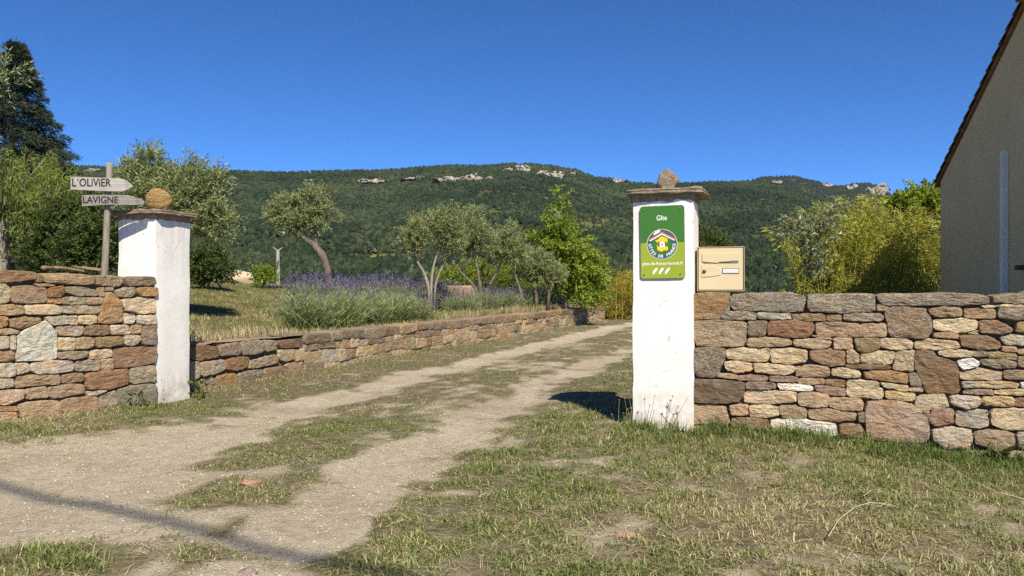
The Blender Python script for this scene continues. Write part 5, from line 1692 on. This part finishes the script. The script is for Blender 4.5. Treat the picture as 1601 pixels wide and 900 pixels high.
def bamboo(name, label, depth, pxs_, py_fn, nculm, nleaf, leaf, seed, dd=1.0, culm="gold_culm", ll=0.13, lw=0.018, lean=0.12):
    rg = np.random.default_rng(seed)
    c = at(0.5 * (pxs_[0] + pxs_[1]), 450, depth)
    b = np.array([c[0], c[1], float(garden_z(c[0], c[1])) if in_garden(c[0], c[1]) else 0.0])
    root = plant(name, label, "bamboo", b)
    mb = MB()
    P, D, T = [], [], []
    for i in range(nculm):
        px = rg.uniform(*pxs_); d_ = depth + rg.uniform(-dd, dd)
        top = at(px, py_fn(px) + abs(rg.normal(0, 24)) - 5, d_)[2] - b[2]
        x0 = (px - 800) / F * d_
        az = rg.uniform(0, 2 * np.pi); ln = lean * top * rg.uniform(0.3, 1.6)
        s = np.linspace(0, 1, 7)[:, None]
        path = np.array([x0, d_, b[2]]) + np.array([0, 0, 1.0]) * top * s + np.array([math.cos(az), math.sin(az), 0]) * ln * s ** 2
        path[:, 2] -= (ln * 0.25 * s[:, 0] ** 3)
        mb.tube(path - b, np.linspace(0.009, 0.003, 7), 4, False)
        ns_ = max(4, nleaf // 10); q = np.repeat(rg.uniform(0.12, 1.0, ns_) ** 0.85, 10); nleaf_ = len(q)
        base = np.c_[[np.interp(q, s[:, 0], path[:, k]) for k in range(3)]].T
        off = np.repeat(rg.normal(0, 1, (ns_, 3)) * np.array([0.13, 0.13, 0.06]), 10, axis=0) + rg.normal(0, 0.045, (nleaf_, 3))
        P.append(base + off); dd_ = unit(off * 5 + rg.normal(0, 0.4, (nleaf_, 3)) + np.array([0, 0, -0.25])); D.append(dd_); T.append(rg.normal(0.5, 0.14) + (q - 0.5) * 0.35 + np.repeat(rg.normal(0, 0.16, ns_), 10))
    mb.build("canes", M[culm], root)
    P, D, T = np.vstack(P), np.vstack(D), np.concatenate(T)
    n = len(P)
    link("foliage", leaf_mesh("foliage", P - b, D, rg.uniform(0.6, 1.2, n) * ll, rg.uniform(0.7, 1.2, n) * lw, rg, T + rg.normal(0, 0.2, n)), M[leaf], root)


M["gold_culm"] = plain("golden_cane", (0.36, 0.27, 0.06), 0.5, 0.4, 0.2, 10)
bamboo("bamboo", "big clump of golden bamboo between wall and house", 16.8, (1246, 1475), lambda p: np.interp(p, [1245, 1280, 1320, 1350, 1390, 1430, 1480], [352, 326, 308, 292, 306, 322, 318]), 170, 170, "bamboo_leaf", 51, 0.8, ll=0.15, lw=0.024, lean=0.2)
bamboo("bamboo", "golden cane thicket at the far end of the drive left of plaque pillar", 25.0, (912, 1040), lambda p: np.interp(p, [905, 930, 960, 1000], [452, 440, 428, 420]), 150, 70, "gold_leaf", 52, 1.2, ll=0.16, lw=0.022, lean=0.08)


def lavender(x, y, r, h, flower, label, seed, sparse=1.0):
    rg = np.random.default_rng(seed)
    z = float(garden_z(x, y))
    root = plant("lavender_bush", label, "lavender", (x, y, z), "lavender bushes above the low wall")
    n = int(430 * sparse)
    d = unit(np.c_[rg.normal(0, 0.62, n), rg.normal(0, 0.62, n), rg.uniform(0.55, 1.2, n)])
    ln = h * rg.uniform(0.72, 1.06, n) / np.maximum(d[:, 2], 0.72) ** 0.35
    base = np.c_[rg.normal(0, r * 0.22, n), rg.normal(0, r * 0.22, n), np.zeros(n)]
    d[:, :2] *= (r / h) * 1.05
    d = unit(d)
    # stems as thin ribbons
    tip = base + d * ln[:, None]
    S = unit(np.cross(d, rg.normal(0, 1, (n, 3)))) * 0.0032
    mid = base + d * (ln * 0.5)[:, None] + np.array([0, 0, 0.02])
    V = np.stack([base - S, base + S, mid + S, mid - S, tip], axis=1).reshape(-1, 3)
    k = np.arange(n) * 5
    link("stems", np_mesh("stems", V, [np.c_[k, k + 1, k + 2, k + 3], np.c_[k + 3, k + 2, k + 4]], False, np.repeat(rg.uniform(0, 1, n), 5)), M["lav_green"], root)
    # narrow leaves in the lower and middle part
    m = 11
    s = rg.uniform(0.12, 0.80, (n, m))
    P = base[:, None, :] + d[:, None, :] * (s * ln[:, None])[:, :, None] + rg.normal(0, 0.02, (n, m, 3))
    D = d[:, None, :] + rg.normal(0, 0.42, (n, m, 3))
    q = n * m
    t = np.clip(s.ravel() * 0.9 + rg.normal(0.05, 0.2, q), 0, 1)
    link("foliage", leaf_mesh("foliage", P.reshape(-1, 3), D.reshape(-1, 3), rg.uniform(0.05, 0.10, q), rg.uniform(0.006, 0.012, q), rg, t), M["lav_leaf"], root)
    if flower > 0:
        f = rg.uniform(0, 1, n) < flower
        tp = tip[f]; dd = d[f]; nf = len(tp); m = 7
        s = np.linspace(-0.02, 0.055, m)
        P = tp[:, None, :] + dd[:, None, :] * s[None, :, None] + rg.normal(0, 0.004, (nf, m, 3))
        D = dd[:, None, :] * 0.7 + rg.normal(0, 0.6, (nf, m, 3))
        link("flower_spikes", leaf_mesh("flower_spikes", P.reshape(-1, 3), D.reshape(-1, 3), 0.026, 0.014, rg), M["lav_flower"], root)["kind"] = "stuff"


lav = [(3.45, 0.72, .46, .62, .15, "first grey-green lavender bush by the wall, nearest the left pillar"), (4.2, 0.70, .46, .62, .12, "second lavender bush along the low wall from the left pillar"),
       (5.0, 0.72, .48, .62, .12, "third lavender bush along the low wall from the left pillar"), (5.8, 0.70, .46, .58, .1, "fourth lavender bush along the low wall from the left pillar"),
       (5.5, 2.0, .52, .66, .85, "purple flowering lavender below the pale utility pole"), (6.7, 2.0, .55, .68, .85, "purple flowering lavender in front of the leaning olive's trunk"),
       (7.9, 2.0, .55, .68, .85, "purple flowering lavender right of the leaning olive's trunk"), (9.1, 2.0, .55, .66, .8, "purple flowering lavender left of the slender olives"),
       (10.3, 2.0, .52, .62, .7, "last purple lavender at the foot of the slender olives"),
       (6.6, 0.8, .40, .46, .3, "low lavender bush where grass begins along the wall"),
       (9.0, 0.95, .46, .50, .25, "grey lavender beneath the middle olive tree"), (10.2, 0.95, .48, .54, .3, "grey lavender beneath the spreading olive"),
       (11.4, 0.9, .5, .56, .35, "grey lavender left of the low silvery olive"), (12.6, 0.95, .5, .56, .4, "grey lavender in front of the low silvery olive"),
       (13.9, 1.0, .52, .58, .4, "grey lavender right of the low silvery olive"), (15.2, 1.0, .5, .56, .35, "farthest grey lavender before the bright green tree")]
for i, (u, v, r, h, fl, lb) in enumerate(lav):
    w = FW.w(u, v)
    lavender(w[0], w[1], r, h, fl, lb, 600 + i)

# ------------------------------------------------------------------ far small things in the garden
M["concrete"] = plain("pale_concrete", (0.33, 0.315, 0.28), 0.9, 0.2, 0.15, 6)
d_ = 42.0
b = at(434, 436, d_)
up = tag(empty("utility_pole", (b[0], b[1], b[2] - 1.2)), "thin pale concrete utility pole with forked arms beyond the lawn", "utility pole")
H = at(434, 391, d_)[2] - b[2] + 1.2
mb = MB(); mb.tube([(0, 0, 0), (0, 0, H)], [0.13, 0.09], 8); mb.build("pole", M["concrete"], up)
for s in (-1, 1):
    mb = MB(); mb.tube([(0, 0, H - 0.03), (s * 0.27, 0, H + 0.16)], [0.035, 0.025], 6); mb.build("cross_arm", M["concrete"], up)

M["dry_wood"] = plain("sawn_dry_branch", (0.24, 0.17, 0.105), 0.9, 0.1, 0.3, 10)
lp = at(125, 416, 9.5); zz = float(garden_z(lp[0], lp[1]))
pile_z = EYE + (450 - 424) / F * 9.5
for i, (dx, dz, L, rz, rr) in enumerate([(-0.18, 0.02, 0.40, 0.35, 0.026), (-0.06, 0.015, 0.42, 0.15, 0.024), (0.08, 0.035, 0.40, -0.1, 0.014), (0.10, 0.05, 0.30, 0.5, 0.012)]):
    mb = MB()
    pth = np.array([[t * L - L / 2, 0.01 * math.sin(t * 5 + i), 0.012 * math.sin(t * 3 + i)] for t in np.linspace(0, 1, 7)])
    mb.tube(pth, np.linspace(rr, rr * 0.7, 7), 8)
    o = mb.build("log", M["dry_wood"], None, True, (lp[0] + dx, 9.5 + 0.12 * i - 0.2, pile_z + dz))
    o.rotation_euler = (0, 0.06, rz + 1.0 if i < 2 else rz)
    tag(o, ["cut branch showing its round end, outermost in the brush pile", "cut branch with round end beside the outermost one", "thin branch lying across the brush pile by the signpost", "short branch on top of the brush pile by the signpost"][i], "log", "cut branches piled behind the wall")

# pale earth mound and a low pinkish block seen between trunks
M["earth"] = plain("pale_sandy_earth", (0.46, 0.36, 0.24), 0.95, 0.1, 0.2, 3)
V, T = rock_mesh("m", 1.6, 1.2, 0.55, 15, 0.3)
p = at(375, 434, 22.0)
tag(link("earth_mound", np_mesh("earth_mound", V, [T], True), M["earth"], None, (p[0], p[1], p[2] - 0.06)), "pale sandy earth mound at the lawn's far edge", "mound")
M["pink_render"] = plain("pinkish_render", (0.36, 0.24, 0.16), 0.95, 0.1, 0.3, 6)
p = at(718, 453, 21.5)
mb = MB(); mb.box((0, 0, 0), (0.85, 0.4, 0.34))
tag(bevel(mb.build("garden_block", M["pink_render"], None, False, (p[0], p[1], p[2] - 0.05)), 0.05, 3), "low pinkish masonry block behind the slender olive stems", "masonry")

# ------------------------------------------------------------------ grass, straw, gravel, weeds
k_ = Mat("grass_blades", 0.7, 0.2)
t_g = k_.attr("tint"); v_g = k_.attr("val")
c_ = k_.ramp(t_g, [(0.0, (0.52, 0.43, 0.25)), (0.3, (0.42, 0.37, 0.18)), (0.55, (0.25, 0.265, 0.088)), (1.0, (0.11, 0.18, 0.036))])
c_ = k_.mix(1.0, c_, k_.ramp(v_g, [(0, 0.35), (0.6, 1.0), (1, 1.55)]), 'MULTIPLY')
k_.color(c_)
tr_ = k_.node("ShaderNodeBsdfTranslucent"); k_.set(tr_.inputs[0], c_)
mx_ = k_.node("ShaderNodeMixShader"); mx_.inputs[0].default_value = 0.28
k_.l.new(k_.b.outputs[0], mx_.inputs[1]); k_.l.new(tr_.outputs[0], mx_.inputs[2]); k_.l.new(mx_.outputs[0], k_.out.inputs[0])
M["grass"] = k_.m


def blades(name, label, P, h, w, lean, green, rg, val=None):
    n = len(P)
    az = rg.uniform(0, 2 * np.pi, n)
    hd = np.c_[np.cos(az), np.sin(az), np.zeros(n)]
    sd = np.c_[-np.sin(az + rg.normal(0, .6, n)), np.cos(az + rg.normal(0, .6, n)), np.zeros(n)] * (w / 2)[:, None]
    upv = np.array([0, 0, 1.0])
    mid = P + upv * (h * 0.6)[:, None] + hd * (lean * h * 0.35)[:, None]
    tip = P + upv * (h * np.clip(1.05 - 0.55 * lean, 0.12, 1.1))[:, None] + hd * (lean * h)[:, None]
    mid[:, 2] = np.minimum(mid[:, 2], P[:, 2] + h * np.clip(0.75 - 0.4 * lean, 0.12, 1))
    V = np.stack([P - sd, P + sd, mid + sd * 0.8, mid - sd * 0.8, tip], axis=1).reshape(-1, 3)
    k = np.arange(n) * 5
    if val is None: val = rg.uniform(0, 1, n)
    me = np_mesh(name, V, [np.c_[k, k + 1, k + 2, k + 3], np.c_[k + 3, k + 2, k + 4]], False, np.repeat(np.clip(green, 0, 1), 5), {"val": np.repeat(val, 5)})
    return tag(link(name, me, M["grass"]), label, "grass", kind="stuff")


def wall_dist(x, y):
    """distance in front of the right wall's face and the left wall's face, and the low wall's face (positive on the drive side)"""
    r = -((x - FR.O[0]) * FR.ey[0] + (y - FR.O[1]) * FR.ey[1])
    ur = (x - FR.O[0]) * FR.ex[0] + (y - FR.O[1]) * FR.ex[1]
    l = -((x - CL[0]) * FWN[0] + (y - CL[1]) * FWN[1])
    g = -lw_uv(x, y)[1]
    return r, ur, l, g


def turf(rg, n, y0, y1, dens_pow, near):
    y = np.sqrt(rg.uniform(y0 ** 2, y1 ** 2, n)); x = rg.uniform(-0.80, 0.95, n) * y
    r, ur, l, g = wall_dist(x, y)
    u, v = lw_uv(x, y)
    ok = np.where(ur > -0.42, (r > 0.012) | ((ur < 0) & (r > 0.0)) | (r < -0.5), True)
    ok &= ~((ur > -0.43) & (ur < 0.0) & (r < 0.03) & (r > -0.45))
    ok &= np.where(u > -0.1, v < -0.012, l > 0.012)
    dx, dy = x - CL[0], y - CL[1]
    pu = dx * AX[0] + dy * AX[1]; pv = dx * AY[0] + dy * AY[1]
    ok &= ~((pu < 0.01) & (pu > -0.45) & (pv > -0.01) & (pv < 0.45))
    cv = cover(x, y)
    cl = fbm(x * 9, y * 9, seed=33, octv=3)
    c1 = np.interp(y, T1[:, 0], T1[:, 1]); c2 = np.interp(y, T2[:, 0], T2[:, 1])
    drive = sstep(0.55, 0.25, x - c2) * sstep(-2.6, -1.6, x - c1) * sstep(0.15, 0.35, wall_dist(x, y)[2] + 9 * (y > 6.4))
    p = (np.clip(cv, 0, 1) ** (dens_pow + 0.9) * (1 - 0.25 * drive) + 0.018) * np.clip((cl - 0.30) * 3.4, 0.05, 1)
    ok &= rg.uniform(0, 1, n) < p
    x, y, cv, cl, drive = x[ok], y[ok], cv[ok], cl[ok], drive[ok]
    r, ur, l, g = wall_dist(x, y)
    z = ground_z(x, y)
    gr = fbm(x * 0.9 + 3, y * 0.9, seed=55, octv=3)
    lush = np.exp(-(np.clip(r, 0, 9) / 0.30) ** 1.2) * (ur > -0.5)            # fresh green strip under the right wall
    lush = np.maximum(lush, 0.78 * np.exp(-((x + 3.45) / 0.55) ** 2 - ((y - 5.0) / 0.32) ** 2))
    lush = np.maximum(lush, 0.8 * np.exp(-((x + 1.75) / 0.45) ** 2 - ((y - 2.75) / 0.25) ** 2))
    far = sstep(6.0, 10, y)
    green = 0.42 + 1.05 * (gr - 0.5) + 0.55 * lush + 0.45 * np.clip(cl - 0.5, -0.2, 0.3) + rg.normal(0, 0.27, len(x)) - 0.05 * far
    left_mid = (x < np.interp(y, T2[:, 0], T2[:, 1]) + 0.4)
    green = green + 0.06 * left_mid
    h = (0.015 + 0.028 * rg.uniform(0, 1, len(x)) ** 1.6) * (0.75 + 0.9 * np.clip(cl - 0.35, 0, 1)) + lush * rg.uniform(0.01, 0.10, len(x))
    verge = np.exp(-(np.clip(g, 0, 9) / 0.35)) * (lw_uv(x, y)[0] > 0)
    h = h + verge * rg.uniform(0, 0.09, len(x))
    h = h * (1 - 0.42 * drive) * (0.55 + 0.5 * np.clip(cv, 0, 1))
    green = green - 0.10 * drive
    lean = rg.uniform(0.3, 2.2, len(x)) * np.where(green < 0.35, 1.25, 0.8) * (1 - 0.45 * lush)
    return x, y, z, h, lean, green


rg = np.random.default_rng(5)
x, y, z, h, lean, green = turf(rg, 1120000, 2.2, 6.6, 0.8, True)
blades("verge_grass", "short half-dry grass on the verge and between the wheel tracks", np.c_[x, y, z - 0.003], h * rg.uniform(0.8, 1.5, len(x)), rg.uniform(0.0024, 0.0058, len(x)), lean, green, rg)
print("near grass", len(x))
x, y, z, h, lean, green = turf(rg, 380000, 6.6, 13.5, 0.7, False)
blades("drive_grass", "dry grass along the drive beyond the gate", np.c_[x, y, z - 0.003], h * rg.uniform(1.0, 1.8, len(x)), rg.uniform(0.004, 0.007, len(x)), lean, green, rg)
print("mid grass", len(x))
x, y, z, h, lean, green = turf(rg, 150000, 13.5, 28, 0.7, False)
blades("far_drive_grass", "sparse dry grass at the far end of the drive", np.c_[x, y, z - 0.003], h * rg.uniform(1.2, 2.2, len(x)), rg.uniform(0.008, 0.014, len(x)), lean, green, rg)

# garden grass: mown green lawn, tall straw along the wall
n = 150000
u = rg.uniform(-0.5, 21, n) ; v = 0.12 + rg.uniform(0, 1, n) ** 1.6 * 13
X = FW.O[0] + u * FW.ex[0] + v * FW.ey[0]; Y = FW.O[1] + u * FW.ex[1] + v * FW.ey[1]
ok = in_garden(X, Y, 0.30) & (X > -0.74 * Y) & ((u > 0.0) | (v > 0.6))
X, Y, u, v = X[ok], Y[ok], u[ok], v[ok]
Zz = garden_z(X, Y)
cl = fbm(X * 2.2, Y * 2.2, seed=66, octv=3)
tall = np.exp(-((v - 0.4) / 0.45) ** 2) * (0.25 + 0.75 * sstep(3.0, 1.6, u) + 0.30 * sstep(6.4, 7.2, u))
green = 0.50 + 1.5 * (cl - 0.5) - 0.85 * tall + rg.normal(0, 0.16, len(X)) + 0.12 * sstep(6.5, 8, u) * sstep(3, 1, v)
hh = rg.uniform(0.03, 0.07, len(X)) + tall * rg.uniform(0.03, 0.20, len(X)) + 0.10 * sstep(6.5, 7.5, u) * sstep(2.0, 0.8, v) * rg.uniform(0, 1.3, len(X))
blades("garden_grass", "lawn and tall straw-coloured grass behind the low wall", np.c_[X, Y, Zz - 0.004], hh, rg.uniform(0.004, 0.009, len(X)), rg.uniform(0.15, 1.1, len(X)), green, rg)
print("garden grass", len(X))

# straw litter lying on the verge
n = 9000
y = np.sqrt(rg.uniform(2.3 ** 2, 5.6 ** 2, n)); x = rg.uniform(-0.72, 0.72, n) * y
ok = (cover(x, y) > 0.35) & (wall_dist(x, y)[0] > 0.15) & (wall_dist(x, y)[2] > 0.1)
x, y = x[ok], y[ok]
blades("straw_litter", "pale dead straw lying over the mown verge", np.c_[x, y, ground_z(x, y) + 0.004], rg.uniform(0.03, 0.09, len(x)), rg.uniform(0.0016, 0.003, len(x)), rg.uniform(2.0, 3.2, len(x)) * 0.8, rg.normal(0.06, 0.08, len(x)), rg, rg.uniform(0.5, 1.0, len(x)))


# gravel on the bare parts
n = 110000
y = np.sqrt(rg.uniform(2.3 ** 2, 8.5 ** 2, n)); x = rg.uniform(-0.72, 0.6, n) * y
ok = (cover(x, y) < 0.45) & (wall_dist(x, y)[0] > 0.1) & ((wall_dist(x, y)[2] > 0.1) | (y > 6.6)) & (lw_uv(x, y)[1] < -0.1)
x, y = x[ok], y[ok]
oct_v = np.array([[1, 0, 0], [-1, 0, 0], [0, 1, 0], [0, -1, 0], [0, 0, 1], [0, 0, -1.0]])
oct_f = np.array([[0, 2, 4], [2, 1, 4], [1, 3, 4], [3, 0, 4], [2, 0, 5], [1, 2, 5], [3, 1, 5], [0, 3, 5]])
n = len(x)
sz = 0.0016 + 0.006 * rg.uniform(0, 1, n) ** 7
V = oct_v[None] * (sz[:, None, None] * rg.uniform(0.6, 1.3, (n, 6, 1)) * np.array([1, 1, 0.65]))
a = rg.uniform(0, 6.28, n); ca, sa = np.cos(a)[:, None], np.sin(a)[:, None]
V = np.stack([V[:, :, 0] * ca - V[:, :, 1] * sa, V[:, :, 0] * sa + V[:, :, 1] * ca, V[:, :, 2]], axis=2) + np.c_[x, y, ground_z(x, y) + sz * 0.25][:, None, :]
k_ = Mat("loose_gravel", 0.95, 0.1); tt = k_.attr("tint")
k_.color(k_.ramp(tt, [(0, (0.19, 0.145, 0.10)), (0.45, (0.45, 0.38, 0.275)), (0.9, (0.52, 0.45, 0.345)), (1.0, (0.56, 0.50, 0.41))])); M["gravel"] = k_.m
me = np_mesh("gravel", V.reshape(-1, 3), [(oct_f[None] + (np.arange(n) * 6)[:, None, None]).reshape(-1, 3)], False, np.repeat(rg.uniform(0, 1, n), 6))
tag(link("gravel", me, M["gravel"]), "loose gravel scattered over the bare drive", "gravel", kind="stuff")

# flat stones bedded in the drive
for i, (px, py, sx_, sy_, col, lb) in enumerate([(395, 760, 0.13, 0.10, (0.44, 0.26, 0.16), "flat reddish stone bedded between the wheel tracks"), (388, 887, 0.075, 0.06, (0.30, 0.22, 0.19), "flat mauve stone bedded near the photo's bottom edge"),
                                                 (757, 775, 0.055, 0.035, (0.62, 0.58, 0.50), "small white stone in the worn grass right of the tracks"), (978, 840, 0.09, 0.06, (0.42, 0.27, 0.18), "flat reddish stone in the dry verge"),
                                                 (815, 523, 0.16, 0.10, (0.64, 0.60, 0.50), "white stone lying at the low wall's foot")]):
    c = gpt(px, py); V, T = rock_mesh("s", sx_, sy_, 0.035, 40 + i, 0.2)
    tag(link("stone_slab", np_mesh("stone_slab", V, [T], True), M["stone"], None, (c[0], c[1], float(ground_z(c[0], c[1])) + (0.001 if i < 4 else 0.03)), (*col, 0)), lb, "stone")


def stalk_weed(name, label, base, n, hmin, hmax, seed, head=True, spread=0.14, leafy=0):
    rg = np.random.default_rng(seed)
    root = plant(name, label, "weed", base)
    mb = MB(); mh = MB()
    P, D = [], []
    for i in range(n):
        o = np.array([rg.uniform(-spread, spread), rg.uniform(-0.03, 0.03), -0.01])
        h = rg.uniform(hmin, hmax)
        tip = o + np.array([rg.normal(0, 0.22) * h, rg.normal(-0.05, 0.08) * h, h])
        mid = 0.5 * (o + tip) + rg.normal(0, 0.012, 3)
        pts = smooth_path(np.array([o, 0.5 * (o + mid), mid, 0.5 * (mid + tip), tip]))
        mb.tube(pts, [0.0022, 0.002, 0.0018, 0.0015, 0.0013], 4, False)
        if head:
            r = rg.uniform(0.0045, 0.009)
            mh.add(oct_v * r + tip, None, oct_f); mh.add(oct_v[:, [1, 2, 0]] * r * 0.8 + tip, None, oct_f)
        for j in range(leafy):
            q = pts[rg.integers(0, 4)]; P.append(q); D.append(rg.normal(0, 1, 3) + np.array([0, -0.4, 0.3]))
    mb.build("stalks", M["dry_stalk"], root)
    if head: mh.build("seed_heads", M["seed_head"], root)["kind"] = "stuff"
    if leafy:
        link("leaves", leaf_mesh("leaves", np.array(P), np.array(D), rg.uniform(0.05, 0.11, len(P)), rg.uniform(0.015, 0.03, len(P)), rg), M["green_leaf"], root)
    return root


M["dry_stalk"] = plain("dry_stalk", (0.27, 0.23, 0.13), 0.9, 0.1, 0.3, 30); M["seed_head"] = plain("dead_seed_head", (0.28, 0.19, 0.105), 0.95, 0.1, 0.3, 60)
c = RL + 0.19 * AX - 0.05 * AY
stalk_weed("dead_scabious", "dead seed-headed stalks at the foot of the plaque pillar", (c[0], c[1], float(ground_z(c[0], c[1]))), 16, 0.10, 0.27, 71, True, 0.19)
c = RL - 0.07 * AX + 0.02 * AY
stalk_weed("dead_scabious", "dark dead stalks in the pillar's shadow by its left edge", (c[0], c[1], float(ground_z(c[0], c[1]))), 9, 0.08, 0.22, 72, True, 0.06)
c = CL + 0.05 * AX - 0.04 * AY
stalk_weed("dead_scabious", "thin dead stalks against the left pillar's foot", (c[0] + 0.05, c[1], float(ground_z(c[0], c[1]))), 7, 0.10, 0.26, 73, True, 0.12)
c = CL + 0.06 * AX + 0.42 * AY
stalk_weed("sow_thistle", "leafy green thistle at the far foot of the left pillar", (c[0], c[1], float(ground_z(c[0], c[1]))), 7, 0.10, 0.22, 74, False, 0.06, 7)
c = FR.w(FR.px(1545, 700)[0], -0.06)
stalk_weed("nettle", "leafy dark green weed growing at the right wall's foot", (c[0], c[1], float(ground_z(c[0], c[1]))), 9, 0.05, 0.13, 75, False, 0.09, 8)
c = FR.w(FR.px(1588, 700)[0], -0.05)
stalk_weed("nettle", "small leafy weed at the wall foot by the photo's right edge", (c[0], c[1], float(ground_z(c[0], c[1]))), 6, 0.04, 0.09, 76, False, 0.06, 7)
c = FL.w(-0.2, -0.06)
stalk_weed("dead_scabious", "brown dead weed against the left wall's foot", (c[0], c[1], float(ground_z(c[0], c[1]))), 12, 0.06, 0.16, 77, False, 0.12, 3)

# a dead branched twig and a long bent straw on the verge
M["bleached"] = plain("bleached_twig", (0.52, 0.45, 0.30), 0.9, 0.1, 0.2, 30)
g3 = lambda px, py, lift=0.03: np.array([*gpt(px, py), float(ground_z(*gpt(px, py))) + lift])
mb = MB()
for pts in ([(1295, 855), (1310, 832), (1335, 812), (1358, 802)], [(1358, 802), (1375, 803), (1400, 806)], [(1358, 802), (1350, 790), (1362, 780)], [(1352, 804), (1375, 808), (1385, 800)]):
    P = np.array([g3(*q_) for q_ in pts]); mb.tube(P, np.linspace(0.0020, 0.0011, len(P)), 5)
tag(mb.build("twig", M["bleached"]), "bleached dead forked twig lying on the right verge", "twig")
mb = MB(); P = smooth_path(np.array([g3(1470, 735, 0.10), g3(1490, 750, 0.09), g3(1520, 763, 0.06), g3(1560, 774, 0.05), g3(1601, 775, 0.04)])); mb.tube(P, 0.0014, 5)
tag(mb.build("grass_stem", M["bleached"]), "long pale bent grass stem below the right wall", "grass stem")

# ------------------------------------------------------------------ overhead cable behind the camera, whose shadow crosses the drive
HC = 8.5
sh = np.array([sdir[0], sdir[1]]) / sdir[2] * HC
a_ = gpt(0, 755) + sh; b_ = gpt(560, 890) + sh
dr = unit(b_ - a_)
pA = a_ - dr * 16; pB = b_ + dr * 16
M["cable"] = plain("black_cable", (0.03, 0.03, 0.03), 0.6, 0.3, 0.1, 5)
t = np.linspace(0, 1, 25)
path = np.c_[pA[0] + (pB[0] - pA[0]) * t, pA[1] + (pB[1] - pA[1]) * t, HC + 0.5 * ((2 * t - 1) ** 2)]
mb = MB(); mb.tube(path, 0.028, 8)
tag(mb.build("overhead_cable", M["cable"], None, True), "thick overhead cable that casts the shadow line on the drive", "cable")
for i, q_ in enumerate((pA, pB)):
    o = tag(empty("cable_pole", (q_[0], q_[1], 0)), ["wooden pole carrying the cable, beyond the left wall", "wooden pole carrying the cable, behind the right verge"][i], "utility pole")
    mb = MB(); mb.tube([(0, 0, -0.3), (0, 0, HC + 0.9)], [0.14, 0.10], 10); mb.build("pole", M["post_wood"], o, True)

# ------------------------------------------------------------------ the air: a thin even haze round the whole place
k_ = bpy.data.materials.new("thin_summer_haze"); k_.use_nodes = True
nt_ = k_.node_tree; nt_.nodes.remove(nt_.nodes["Principled BSDF"])
pv = nt_.nodes.new("ShaderNodeVolumePrincipled")
pv.inputs["Color"].default_value = (0.86, 0.90, 0.96, 1); pv.inputs["Density"].default_value = 2.2e-5; pv.inputs["Anisotropy"].default_value = 0.2
nt_.links.new(pv.outputs[0], nt_.nodes["Material Output"].inputs["Volume"])
mb = MB(); mb.box((0, 3400, 265), (10600, 7800, 600))
hz_ = mb.build("haze", k_)
tag(hz_, "thin summer haze over the valley and hills", "haze", kind="stuff")
